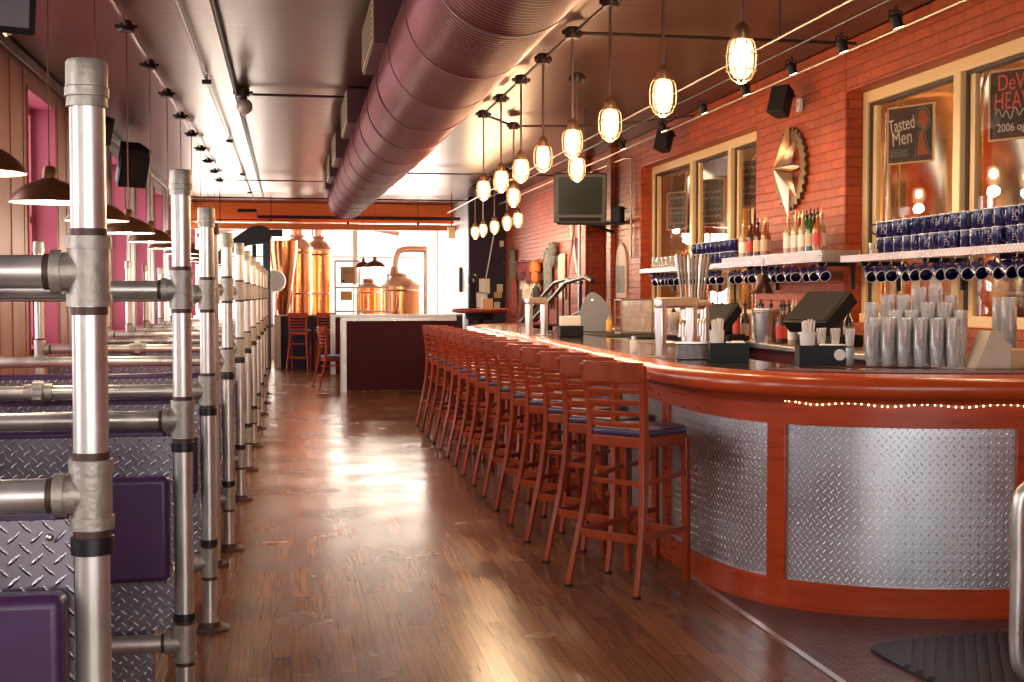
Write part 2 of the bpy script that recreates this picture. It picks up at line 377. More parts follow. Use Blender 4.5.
ORD = ['first','second','third','fourth','fifth','sixth','seventh','eighth','ninth','tenth','eleventh','twelfth','thirteenth','fourteenth','fifteenth','sixteenth','seventeenth','eighteenth','nineteenth','twentieth','twenty-first','twenty-second','twenty-third','twenty-fourth','twenty-fifth','twenty-sixth','twenty-seventh','twenty-eighth']
RX = lambda a: Matrix.Rotation(a, 4, 'X'); RY = lambda a: Matrix.Rotation(a, 4, 'Y'); RZ = lambda a: Matrix.Rotation(a, 4, 'Z'); T = lambda x,y,z: Matrix.Translation((x,y,z))
def text_mesh(body, size, m, name, extrude=.0008):
    cu = bpy.data.curves.new(name, 'FONT'); cu.body = body; cu.size = size; cu.extrude = extrude; cu.align_x = 'CENTER'; cu.align_y = 'CENTER'
    o = bpy.data.objects.new(name, cu); C.objects.link(o); bpy.context.view_layer.update()
    me = bpy.data.meshes.new_from_object(o.evaluated_get(bpy.context.evaluated_depsgraph_get()))
    bpy.data.objects.remove(o); me.name = name; me.materials.clear(); me.materials.append(m); return me

CEIL = 3.35; XL = -2.08; XR = 4.15; YB = -3.2; YF = 29.2
# ================================================================ SETTING
struct(obj('floor', MB().box(XL-.3, 8.5, YB-.2, 32, -.1, 0), M_floor))
tile_edge = 2.0
struct(obj('floor_tile', MB().box(tile_edge, XR, YB, 6.05, -.002, .004), M_tile))
struct(obj('trim_1', MB().box(tile_edge-.028, tile_edge, 1.0, 6.03, -.002, .007), M_brush))
struct(obj('ceiling', MB().box(XL-.3, XR+.3, YB-.2, YF+.6, CEIL, CEIL+.1), M_ceil))
# left wall with window openings
WY = [11.9+2.4*k for k in range(-5, 8)]          # far jamb of every window
w = MB(); zb, zt, ww = .95, 3.12, 1.25
prev = YB-.2
for y in WY:
    w.box(XL-.3, XL, prev, y-ww, 0, CEIL); w.box(XL-.3, XL, y-ww, y, 0, zb); w.box(XL-.3, XL, y-ww, y, zt, CEIL); prev = y
w.box(XL-.3, XL, prev, YF+.4, 0, CEIL)
struct(obj('wall_left', w, M_wallL))
bt = MB()
for y in WY:
    for k in (.12, .55, 1.03): bt.box(XL, XL+.006, y+k-.02, y+k+.02, 0, CEIL-.02)
struct(obj('trim_2', bt, M_wallL, bevel=.003))
struct(obj('trim_3', MB().box(XL, XL+.04, YB, YF, CEIL-.10, CEIL-.01), M_panelD, bevel=.006))
n = 1
for y in WY:
    root = obj('window_%d' % n, MB().box(XL-.22, XL+.01, y-.03, y, zb, zt).box(XL-.22, XL+.01, y-ww, y-ww+.03, zb, zt).box(XL-.22, XL+.01, y-ww+.03, y-.03, zt-.03, zt).box(XL-.22, XL+.05, y-ww+.03, y-.03, zb, zb+.04), M_pink, bevel=.004); struct(root)
    fr = MB()
    for yy in (y-.08, y-ww/2, y-ww+.08): fr.box(XL-.24, XL-.19, yy-.03, yy+.03, zb+.04, zt-.03)
    for zz in (zb+.07, 2.1, zt-.06): fr.box(XL-.235, XL-.195, y-ww+.03, y-.03, zz-.03, zz+.03)
    struct(obj('window_frame', fr, M_pink, root)); struct(obj('window_pane', MB().box(XL-.218, XL-.212, y-ww+.03, y-.03, zb, zt), M_glass, root)); n += 1
# right wall: painted brick
O1 = (10.78, 14.55); O2 = (5.2, 8.93); ZS, ZT = 1.22, 2.96; DR = (15.95, 17.1)
w = MB()
def wr(y0, y1, z0, z1): w.box(XR, XR+.28, y0, y1, z0, z1)
wr(YB-.2, O2[0], 0, CEIL); wr(O2[1], O1[0], 0, CEIL); wr(O1[1], DR[0], 0, CEIL); wr(DR[1], 24.2, 0, CEIL)
for a, b in (O1, O2): wr(a, b, 0, ZS); wr(a, b, ZT, CEIL)
wr(DR[0], DR[1], 2.75, CEIL)
struct(obj('wall_right', w, M_brick, bevel=.012))
struct(obj('trim_4', MB().box(XR-.07, XR, DR[1], DR[1]+.22, 0, CEIL).box(XR-.07, XR, DR[0]-.25, DR[0]-.03, 0, CEIL), M_brick, bevel=.01))
M_door = mat('door_red_brown', (.23,.03,.015), .5)
d = struct(obj('door_1', MB().box(XR+.2, XR+.26, DR[0], DR[1], 0, 2.75), M_door)); struct(obj('door_handle', MB().tube([(XR+.16,16.1,1.0),(XR+.16,16.1,1.25)], .012).tube([(XR+.16,16.1,1.02),(XR+.22,16.1,1.02)], .01).tube([(XR+.16,16.1,1.23),(XR+.22,16.1,1.23)], .01), M_brush, d))
# far dark wall that closes the bar side, pale side to the brewhouse
w = MB().box(3.43, XR+.28, 24.1, 24.3, 0, CEIL); struct(obj('wall_far_right', w, M_navy))
struct(obj('wall_alcove', MB().box(3.43, 3.6, 24.3, YF, 0, CEIL), M_white))
struct(obj('wall_back', MB().box(XL-.3, XR+.3, YB-.2, YB, 0, .5).box(XL-.3, XR+.3, YB-.2, YB, 3.1, CEIL).box(XL-.3, XL+.35, YB-.2, YB, .5, 3.1).box(XR-.35, XR+.3, YB-.2, YB, .5, 3.1).box(.9, 1.15, YB-.2, YB, .5, 3.1), M_brick))
# far window wall
fx0, fx1 = XL-.3, 3.43
struct(obj('wall_far', MB().box(fx0, fx1, YF, YF+.2, 0, .7).box(fx0, fx1, YF, YF+.2, 3.25, CEIL), M_white))
for i in range(3):
    a = fx0 + i*(fx1-fx0)/3; b = a+(fx1-fx0)/3
    root = struct(obj('window_%d' % n, MB().box(a, a+.06, YF, YF+.12, .7, 3.25).box(b-.06, b, YF, YF+.12, .7, 3.25).box(a, b, YF, YF+.12, .7, .78).box(a, b, YF, YF+.12, 3.17, 3.25), M_white, bevel=.004))
    struct(obj('window_mullion', MB().box((a+b)/2-.02, (a+b)/2+.02, YF+.03, YF+.09, .78, 3.17).box(a+.06, b-.06, YF+.03, YF+.09, 2.3, 2.34), M_white, root))
    struct(obj('window_pane', MB().box(a+.06, b-.06, YF+.055, YF+.062, .78, 3.17), M_glass, root)); n += 1
# storefront panes behind the viewer
for a, b in ((XL+.35, .9), (1.15, XR-.35)):
    root = struct(obj('window_%d' % n, MB().box(a, a+.06, YB-.15, YB-.03, .5, 3.1).box(b-.06, b, YB-.15, YB-.03, .5, 3.1).box(a, b, YB-.15, YB-.03, .5, .56).box(a, b, YB-.15, YB-.03, 3.04, 3.1).box((a+b)/2-.03, (a+b)/2+.03, YB-.15, YB-.03, .56, 3.04), M_blackm, bevel=.004))
    struct(obj('window_pane', MB().box(a+.06, b-.06, YB-.1, YB-.094, .56, 3.04), M_glass, root)); n += 1
# right-hand windows: cream frames
def cream_window(y0, y1, mull, idx):
    x0, x1 = XR+.14, XR+.24
    root = MB().box(x0, x1, y0, y0+.07, ZS, ZT).box(x0, x1, y1-.07, y1, ZS, ZT).box(x0, x1, y0+.07, y1-.07, ZT-.09, ZT).box(x0-.05, x1, y0+.07, y1-.07, ZS, ZS+.07)
    for m_ in mull: root.box(x0-.02, x1, m_-.045, m_+.045, ZS+.07, ZT-.09)
    r = struct(obj('window_%d' % idx, root, M_cream, bevel=.006))
    ds = MB(); cuts = [y0+.025]+sorted(mull)+[y1-.025]
    for a, b in zip(cuts[:-1], cuts[1:]):
        a += .047; b -= .047
        for (p, q) in ((a, a+.03), (b-.03, b)): ds.box(x0+.02, x1-.02, p, q, ZS+.07, ZT-.09)
        ds.box(x0+.02, x1-.02, a+.03, b-.03, ZT-.115, ZT-.09)
        struct(obj('window_pane', MB().box(x0+.05, x0+.056, a+.03, b-.03, ZS+.07, ZT-.115), M_glass, r))
        sa = MB().box(x0+.035, x1-.03, b-.085, b-.03, ZS+.07, ZT-.115); struct(obj('sash', sa, M_cream, r))
    struct(obj('window_gasket', ds, M_creamd, r))
cream_window(O2[0], O2[1], [wall_y(958, XR+.15)], n); n += 1
cream_window(O1[0], O1[1], [wall_y(693, XR+.15), wall_y(731, XR+.15)], n); n += 1
# brew room behind those windows
M_room = mat('brew_room_wall', (.36,.19,.075), .5, build=vary((2,2,2), .3))
struct(obj('wall_brew_room', MB().box(8.0, 8.2, 2.5, 20, 0, 4).box(4.43, 8, 2.3, 2.5, 0, 4).box(4.43, 8, 20, 20.2, 0, 4), M_room))
struct(obj('ceiling_brew_room', MB().box(4.43, 8.2, 2.3, 20.2, 4, 4.1), M_room))
# orange beams across the far end
struct(obj('trim_beam', MB().box(XL, 3.43, 26.4, 26.7, 2.95, CEIL).box(XL, 3.43, 26.0, 26.14, 2.78, 2.90), M_orange, bevel=.01))
arc = MB(); pts = []
for i in range(25):
    t = i/24; pts.append((-1.9+t*4.2, 26.8, 2.55+.42*math.sin(PI*t*.75+.3)))
arc.tube(pts, .05, 8); struct(obj('trim_arch', arc, M_white))

# ================================================================ LEFT: booth dividers of pipe
PX = -.345; WID = 1.32
def tee_mb(z, side=-1, x=0, up=True):
    mb = MB()
    mb.tube([(x,0,z-.058),(x,0,z+.058)], .035, 24)
    for s_ in (-1, 1): mb.tube([(x,0,z+s_*.050-.010),(x,0,z+s_*.050+.012)], .0385, 24)
    mb.tube([(x,0,z),(x+side*.03,0,z),(x+side*.055,0,z)], .034, 24, rs=[.030,.034,.034])
    mb.tube([(x+side*.044,0,z),(x+side*.062,0,z)], .0385, 24)
    return mb
def ring(x, z, r=.0325, h=.02): return MB().tube([(x,0,z-h/2),(x,0,z+h/2)], r, 20)
def hring(x0, x1, z, r=.0325): return MB().tube([(x0,0,z),(x1,0,z)], r, 16)
def bench(label, y, zlow=1.02, plate_top=.962, cush=(.5,.84), zup=1.44, union=False, top=1.82, first=False):
    t = thing('booth_bench', label, 'bench', (PX, y, 0), 0, 'booth benches framed in steel pipe')
    for x in (0, -WID):
        obj('post', MB().tube([(x,0,.005),(x,0,top)], .030, 24), M_pipe, t)
        c = MB().lathe([(.0355,top-.045),(.034,top-.028),(.0375,top-.027),(.0375,top-.012),(.0355,top-.010),(.0355,top+.03),(.032,top+.036),(0.0005,top+.037)], 24, T(x,0,0)); obj('pipe_cap', c, M_fit, t)
        obj('floor_flange', MB().lathe([(.085,0),(.085,.01),(.078,.014),(.045,.016),(.042,.035),(.031,.036)], 24, T(x,0,0)), M_thread, t)
        sd = -1 if x == 0 else 1
        for z in (zup, zlow, .29):
            tp = obj('pipe_tee', tee_mb(z, sd, x), M_fit, t)
            for a in (z-.068, z+.068): obj('thread_ring', MB().tube([(x,0,a-.007),(x,0,a+.007)], .0318, 20), M_thread, tp)
            obj('thread_ring', MB().tube([(x+sd*.060,0,z),(x+sd*.074,0,z)], .0318, 20), M_thread, tp)
        obj('clamp_band', MB().tube([(x,0,zlow-.104),(x,0,zlow-.074)], .0365, 20), M_blackr, t)
        obj('clamp_band', MB().tube([(x,0,.29+.074),(x,0,.29+.098)], .0355, 20), M_blackr, t)
    for z in (zup, zlow, .29):
        obj('rail', MB().tube([(-.055,0,z),(-WID+.055,0,z)], .0295, 20), M_pipe, t)
    if union:
        u = MB(); ux = -.68; M = T(ux,0,zlow) @ RY(PI/2)
        u.lathe([(.036,-.055),(.036,-.025),(.047,-.024),(.047,.02),(.038,.022),(.038,.055)], 20, M)
        u.lathe([(.052,-.016),(.052,.016)], 6, M)
        obj('union_coupling', u, M_fit, t)
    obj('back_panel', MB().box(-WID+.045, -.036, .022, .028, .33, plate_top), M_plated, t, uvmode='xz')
    sc_ = MB()
    for xx in (-.075, -WID/2, -WID+.075):
        for zz in (plate_top-.03, .36): sc_.sphere((xx,.020,zz), .008, 10)
    obj('screw', sc_, M_brush, t)
    cu = obj('back_cushion', MB().box(-WID+.07, -.042, -.055, .020, cush[0], cush[1]), M_vinyl, t, bevel=.02, seg=4)
    obj('back_cushion', MB().box(-WID+.05, -.055, .030, .095, .44, plate_top+.028), M_vinyl, t, bevel=.02, seg=4)
    obj('seat_cushion', MB().box(-WID+.05, -.06, .10, .55, .38, .46), M_vinyl, t, bevel=.025, seg=4)
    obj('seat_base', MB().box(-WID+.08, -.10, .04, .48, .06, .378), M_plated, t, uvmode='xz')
    return t
BY = [2.28, 4.17, 5.42, 7.13, 8.86, 10.35, 12.0, 13.6, 15.2, 16.8, 18.4]
for i, y in enumerate(BY):
    kw = dict(union=(i in (2, 4, 5, 7)), top=[1.792,1.79,1.755,1.735,1.75][min(i,4)])
    if i >= 3: kw.update(zup=1.455, zlow=1.06)
    if i == 0: kw.update(zlow=1.072, plate_top=1.025, cush=(.5,.905), zup=1.462)
    if i in (2,): kw.update(cush=(.585,.84), zup=1.425)
    bench('pipe-framed booth bench with purple cushion and diamond plate, %s counted from the near end' % ORD[i] if i else 'pipe-framed booth bench with thick capped post, the one closest to the viewer', y, **kw)
t = thing('pipe_post', 'slim dark-capped steel pipe post beside the fourth booth bench', 'post', (-.395, 6.72, 0))
obj('pole', MB().tube([(0,0,.01),(0,0,1.78)], .026, 20), M_pipe, t)
obj('pipe_cap', MB().lathe([(.033,1.74),(.033,1.80),(.001,1.805)], 20), M_thread, t)
obj('floor_flange', MB().lathe([(.07,0),(.07,.012),(.04,.015),(.038,.03),(.026,.031)], 20), M_thread, t)
obj('coupling', MB().tube([(0,0,1.38),(0,0,1.46)], .033, 16), M_fit, t); obj('coupling', MB().tube([(0,0,.98),(0,0,1.06)], .033, 16), M_fit, t)
# tables between the benches
proto = None
tabs = [b-.44 for a, b in zip(BY[2:-1], BY[3:]) if b-a > 1.55]
for i, y in enumerate(tabs):
    lb = 'dark booth table between pipe-framed benches, %s from the near end' % ORD[i]
    if proto is None:
        t = thing('booth_table', lb, 'table', (-1.08, y, 0), 0, 'booth tables')
        obj('table_top', MB().box(-.55,.55,-.29,.29,.72,.75), M_bar, t, bevel=.008); obj('pedestal', MB().tube([(0,0,.02),(0,0,.72)], .035), M_blackm, t)
        obj('table_foot', MB().lathe([(.24,0),(.24,.012),(.05,.03),(.04,.05)], 20), M_blackm, t); proto = t
    else: dup(proto, (-1.08, y, 0), 0, lb)

# warehouse pendant lamps on cords
def shade_lamp(label, loc, ztop, group):
    t = thing('pendant_lamp', label, 'lamp', loc, 0, group)
    z = 0
    pr = [(.178,0),(.180,.006),(.172,.018),(.150,.048),(.112,.078),(.065,.098),(.040,.106),(.034,.112),(.032,.150),(.024,.166),(.012,.170)]
    obj('lamp_shade', MB().lathe(pr, 32, cap=False), M_shade, t)
    pin = [(.1795,.001),(.170,.014),(.148,.044),(.110,.074),(.064,.094),(.030,.100),(.0005,.101)]
    obj('shade_lining', MB().lathe(pin, 32, cap=False), M_shadein, t)
    obj('bulb', MB().sphere((0,0,.035), .034, 16, (1,1,1.25)), M_bulb2, t)
    obj('cord', MB().tube([(0,0,.165),(0,0,ztop-loc[2]-.03)], .004, 8), M_shade, t)
    obj('ceiling_box', MB().lathe([(.055,ztop-loc[2]-.045),(.06,ztop-loc[2]-.035),(.05,ztop-loc[2]-.01),(.03,ztop-loc[2]+.03)], 12).tube([(-.075,0,ztop-loc[2]-.01),(.075,0,ztop-loc[2]-.01)], .012, 8), M_conduitd, t)
    return t
CX = -1.09; lamps = []
for i in range(12):
    y = 4.65+1.43*i; lb = 'bronze warehouse pendant lamp over the booths, %s from the near end' % ORD[i]
    if not lamps: lamps.append(shade_lamp(lb, (CX, y, 1.85), 3.27, 'warehouse pendants over the booths'))
    else: lamps.append(dup(lamps[0], (CX, y, 1.85), 0, lb))
    l = bpy.data.lights.new('lamp_glow', 'POINT'); l.energy = 7; l.color = (1,.82,.6); l.shadow_soft_size = .04
    lo = bpy.data.objects.new('lamp_glow', l); C.objects.link(lo); lo.location = (0,0,-.015); lo.parent = lamps[-1]
# two of the same shades hanging by the brewhouse
for k, (x, y, zz, s_) in enumerate(((1.44, 21.6, 1.92, 1.0), (1.30, 22.6, 1.93, .85))):
    dup(lamps[0], (x, y, zz), 0, ['bronze pendant lamp hanging before the copper kettles, the larger one', 'smaller bronze pendant lamp hanging behind its twin near the kettles'][k], 'pendants by the brewhouse').scale = (s_,s_,1)

def conduit(label, pts, r=.013, m=None, name='conduit_pipe', clips=0):
    o = obj(name, MB().tube(pts, r, 10), m or M_conduit); tag(o, label, 'conduit'); return o
conduit('thin conduit carrying the booth pendants along the maroon ceiling', [(CX,1.5,3.27),(CX,20.6,3.27)])
c2 = conduit('bright straight conduit with clamps, beside the booth pendants conduit', [(-.70,2,3.30),(-.70,25,3.30)], .014)
for y in (7.2, 11.2, 15.4, 19.6, 23): obj('clamp', MB().tube([(-.70,y,3.26),(-.70,y,3.345)], .012, 8).tube([(-.74,y,3.275),(-.66,y,3.275)], .02, 8), M_conduitd, c2)
conduit('dark straight conduit running beside the round ceiling fixture', [(-.47,2,3.315),(-.5,25,3.315)], .02, M_conduitd)
conduit('thin cross conduit linking the booth line to the brewhouse end', [(CX,20.5,3.27),(.6,20.5,3.27)], .009, M_conduitd)
conduit('cross conduit from the round ceiling fixture to the duct', [(-.45,12.05,3.31),(.62,12.05,3.31)], .012, M_conduitd)
conduit('dark sprinkler pipe crossing before the orange beam', [(-1.0,25.2,3.1),(-.65,25.2,3.1),(-.62,25.2,2.98),(3.4,25.2,2.98)], .035, M_conduitd, 'sprinkler_pipe')
conduit('thin dark pipe crossing under the bright far ceiling', [(-2,23.5,3.22),(3.9,23.5,3.22)], .014, M_conduitd)
conduit('thin dark pipe crossing beyond the end of the duct', [(1.2,19,3.28),(4.1,19,3.28)], .012, M_conduitd)
conduit('slim hanging rod pipe low before the orange beam', [(-1.9,24.5,2.88),(0.2,24.5,2.88)], .009, M_conduitd)
for k, (x, y) in enumerate(((-1.3, 24.5), (-.35, 24.5), (1.15, 25.2), (2.55, 25.2))):
    tag(obj('hanger_rod', MB().tube([(x,y,2.86),(x,y,CEIL)], .007, 6).sphere((x,y,2.87), .03, 8), M_conduitd), 'thin ceiling hanger rod at the brewhouse end, %s from the booth wall' % ORD[k], 'rod', 'hanger rods')
# round ceiling fixture
t = thing('ceiling_light', 'round glass utility light on dark conduit above the booths aisle', 'lamp', (-.42, 12.0, CEIL))
obj('junction_box', MB().lathe([(.06,-.07),(.06,0)], 16).box(-.09,.09,-.03,.03,-.05,-.02), M_conduitd, t)
obj('socket', MB().tube([(0,0,-.06),(.01,-.03,-.12)], .035, 14), M_gear, t)
obj('globe', MB().sphere((.015,-.05,-.17), .075, 18), mat('globe_unlit', (.62,.5,.4), .15, .1, coat=.5), t)
# speakers and projector on the booth side
def speaker(label, loc, rot, s=.32, name='loudspeaker'):
    t = thing(name, label, 'speaker', loc, rot[2]); t.rotation_euler = rot
    obj('cabinet', MB().prism([(-s*.5,-s*.4),(s*.5,-s*.4),(s*.34,s*.4),(-s*.34,s*.4)], -s*.7, s*.7), M_black, t, bevel=.01)
    obj('grille', MB().box(-s*.44,s*.44,-s*.415,-s*.4,-s*.62,s*.62), M_dgrey, t, bevel=.004)
    obj('bracket', MB().tube([(0,s*.35,0),(0,s*.6,s*.55)], .018, 8).box(-.05,.05,s*.5,s*.62,s*.5,s*.62), M_blackm, t)
    return t
speaker('black wedge loudspeaker hung high on the booth wall past the first lamps', (-1.84, 15.4, 2.97), (math.radians(25),0,math.radians(28)), .34)
speaker('small dark projector-like speaker above the pink windows', (-1.9, 13.4, 3.12), (math.radians(18),0,math.radians(40)), .2)
t = thing('ceiling_television', 'black television high in the corner above the first warehouse lamps', 'television', (-1.72, 7.85, 3.16)); t.rotation_euler = (math.radians(14), 0, math.radians(20))
obj('cabinet', MB().prism([(-.22,-.2),(.22,-.2),(.15,.25),(-.15,.25)], -.17, .17), M_black, t, bevel=.012)
obj('screen', MB().box(-.18,.18,-.207,-.2,-.13,.13), M_grey, t, bevel=.01)
obj('bracket', MB().box(-.03,.03,.1,.4,-.21,-.18).tube([(.12,.3,-.2),(.3,.4,-.1)], .02, 8), M_gear, t)
# pieces on the booth wall
t = thing('wall_control_box', 'tan control box with black knobs on the booth side wall', 'control box', (XL+.02, 8.15, 1.85))
obj('box', MB().box(0,.07,-.16,.16,-.14,.14), M_tan, t, bevel=.006); obj('knob', MB().tube([(.07,.05,.05),(.10,.05,.05)], .03, 12).tube([(.07,-.07,.06),(.10,-.07,.06)], .02, 12), M_black, t)
t = thing('wall_phone', 'black wall telephone below the tan control box', 'telephone', (XL+.01, 8.0, 1.62))
obj('body', MB().box(0,.06,-.05,.05,-.14,.10), M_black, t, bevel=.01); obj('handset', MB().tube([(.09,-.02,-.1),(.11,-.02,0),(.09,-.02,.09)], .02, 10), M_black, t)
t = thing('framed_notice', 'dark framed notice with tan sheet hanging on booth wall', 'picture', (XL+.01, 8.75, 1.62))
obj('frame', MB().box(0,.02,-.14,.14,-.2,.2), M_black, t, bevel=.004); obj('sheet', MB().box(.02,.023,-.11,.11,-.17,.17), M_tan, t)

# ================================================================ DUCT
DX, DZ, DR_ = .965, 2.93, .358
duct = thing('ventilation_duct', 'huge ribbed maroon ventilation duct running under the ceiling', 'duct', (DX, 0, DZ))
sec = [-2.0, -.6, .8, 2.2, 3.3, 4.4, 5.5, 6.6, 7.7, 8.8, 9.9, 11, 12.1, 13.2, 14.3, 15.4, 16.5, 17.6, 18.7, 20.1]
R0 = RX(-PI/2); DM = R0
def duct_warp(mb):
    # the run narrows and eases towards the booths at its far end
    for i, v in enumerate(mb.v):
        t_ = max(0, (v[1]-11)/9.1); k_ = 1-.16*t_; mb.v[i] = (v[0]*k_-.055*t_, v[1], v[2]*k_+.03*t_)
    return mb
for a, b in zip(sec[:-1], sec[1:]):
    pr = []; y = a
    pr.append((DR_-.02, a)); pr.append((DR_-.003, a+.006))
    while y < b-.05:
        pr += [(DR_-.004, y+.012), (DR_+.004, y+.024), (DR_+.004, y+.034), (DR_-.004, y+.046)]; y += .05
    pr += [(DR_-.003, b-.006), (DR_-.02, b)]
    obj('duct_section', duct_warp(MB().lathe(pr, 56, DM, cap=False)), M_duct, duct, angle=50)
    obj('seam_band', duct_warp(MB().lathe([(DR_-.02, b-.012),(DR_+.008,b-.010),(DR_+.008,b+.010),(DR_-.02,b+.012)], 56, R0, cap=False)), M_seam, duct)
obj('end_rim', duct_warp(MB().lathe([(DR_-.03,20.1),(DR_+.02,20.1),(DR_+.02,20.13),(DR_-.03,20.13)], 48, R0, closed=True)), M_duct, duct)
for y0, y1 in ((3.6,4.7),(8.0,9.15),(11.7,12.9),(14.7,15.8),(17.0,18.0),(19.0,19.9)):
    bx = obj('register_box', MB().box(.53-DX, .86-DX, y0, y1, 3.02-DZ, CEIL-.01-DZ), M_dbox, duct, bevel=.006)
    g = MB().box(.522-DX, .53-DX, y0+.015, y1-.015, 3.035-DZ, CEIL-.03-DZ)
    obj('grille', g, M_cream, bx, label='cream grille')
    s_ = MB()
    for k in range(7): zz = 3.06-DZ+k*.04; s_.box(.517-DX, .522-DX, y0+.04, y1-.04, zz, zz+.012)
    obj('louver', s_, M_creamd, bx)
for y0, y1 in ((5.4, 6.5), (15.2,16.3),(18.6,19.6)):
    obj('register_box', MB().box(1.08-DX, 1.45-DX, y0, y1, 3.07-DZ, CEIL-.01-DZ), M_dbox, duct, bevel=.006)
hg = MB()
for y in (2.0, 6.0, 10.5, 14.0, 18.3): 
    for s_ in (-1,1): hg.tube([(s_*.25,y,.28),(s_*.25,y,CEIL-DZ)], .006, 6)
obj('hanger', hg, M_conduitd, duct)

# ================================================================ BAR
EDGE = [(4.12,4.74),(3.7,4.74),(3.3,4.76),(2.95,4.80),(2.6,4.88),(2.3,5.02),(2.06,5.22),(1.89,5.52),(1.81,5.9),(1.80,6.4),(1.82,7.0),(1.85,8.0),(1.88,9.0),(1.90,10.2),(1.91,11.5),(1.93,13.0),(1.98,14.1),(2.12,14.8),(2.4,15.3),(2.8,15.55),(3.2,15.6)]
P = smooth_path(EDGE, 5)[::-1]   # ordered so that the left normal points out of the bar
nr = path_normals(P)
if nr[len(P)//2][0] > 0: P = P[::-1]
def off(path, d):
    nr = path_normals(path); return [(p[0]+n_[0]*d, p[1]+n_[1]*d) for p, n_ in zip(path, nr)]
bar = thing('bar_counter', 'long curved bar with cherry wood rim and diamond plate front', 'bar', (0,0,0))
bull = []
for k in range(13):
    a = -PI/2+PI*k/12; bull.append((-.055+.055*math.cos(a), 1.025+.05*math.sin(a)))
bull = [(-.19,.975),(-.17,.955),(-.10,.955),(-.085,.975)]+bull+[(-.085,1.079),(-.115,1.083),(-.13,1.07)]
obj('bar_rail_moulding', MB().sweep(P, bull), M_bull, bar)
# apron, plinth and stiles
obj('apron', MB().sweep(P, [(-.205,.845),(-.195,.84),(-.195,.975),(-.235,.975),(-.235,.845)]), M_bar, bar)
obj('plinth', MB().sweep(P, [(-.235,.003),(-.19,.003),(-.19,.125),(-.196,.133),(-.235,.133)]), M_bar, bar)
obj('front_panel', MB().sweep(P, [(-.214,.13),(-.214,.85),(-.24,.85),(-.24,.13)]), M_plate, bar, uvmode='path')
PL = [0]
for i in range(1, len(P)): PL.append(PL[-1]+math.dist(P[i], P[i-1]))
def at_len(s_):
    for i in range(1, len(P)):
        if PL[i] >= s_:
            t_ = (s_-PL[i-1])/(PL[i]-PL[i-1]); a, b = P[i-1], P[i]; return (a[0]+(b[0]-a[0])*t_, a[1]+(b[1]-a[1])*t_)
    return P[-1]
def near_len(x, y): return min(((p[0]-x)**2+(p[1]-y)**2, l) for p, l in zip(P, PL))[1]
l1 = near_len(2.03, 5.25); l0 = near_len(3.19, 4.77); l2 = near_len(1.80, 6.55)
stl = [l0, l1, l2]; sgn = 1 if l2 > l1 else -1
k = l2
while True:
    k += sgn*1.15
    if k < .4 or k > PL[-1]-.4: break
    stl.append(k)
for s_ in stl:
    seg = [at_len(s_-.055), at_len(s_-.02), at_len(s_+.02), at_len(s_+.055)]
    obj('stile', MB().sweep(seg, [(-.236,.128),(-.193,.128),(-.193,.85),(-.236,.85)]), M_bar, bar, bevel=.004)
# granite top
inner = off(P, -.66)
top = MB(); b0 = len(P)
top.sweep(P, [(-.11,1.05),(-.11,1.076),(-.66,1.076),(-.66,1.05)])
obj('countertop', top, M_granite, bar)
obj('inner_wall', MB().sweep(P, [(-.28,.0),(-.28,1.05),(-.34,1.05),(-.34,.0)]), M_dgrey, bar)
# rope light under the moulding
i0 = near_len(2.08, 5.2); i1 = near_len(3.4, 4.76)
rl = obj('rope_light', MB().tube([(*at_len(min(i0,i1)+ (abs(i1-i0))*k/30), 0) for k in range(31)], .004, 6), M_offw, bar)
rl.location = (0,0,0)
me = rl.data
bl = MB(); rm = MB(); pts3 = []
for k in range(46):
    s_ = min(i0,i1)+abs(i1-i0)*k/45; p = at_len(s_); q = at_len(s_+.01); d_ = Vector((q[0]-p[0], q[1]-p[1])).normalized(); nx, ny = -d_.y, d_.x
    zz = .948-.012*math.sin(k*.28)**2; c_ = (p[0]-nx*.175, p[1]-ny*.175, zz); pts3.append(c_); bl.sphere(c_, .005, 8)
rl.data = MB().tube(pts3, .003, 6).mesh('rope_light', M_offw); obj('fairy_bulb', bl, M_fairy, rl)['kind'] = 'stuff'
# maroon service mat along the inner edge
pm = [at_len(min(l0,l1)-.5+ (abs(l1-l0)+.55)*k/20) for k in range(21)]
tag(obj('bar_mat', MB().sweep(pm, [(-.17,1.077),(-.17,1.086),(-.36,1.086),(-.36,1.077)]), M_matr), 'maroon rubber service mat lying along the curved granite counter', 'bar mat')

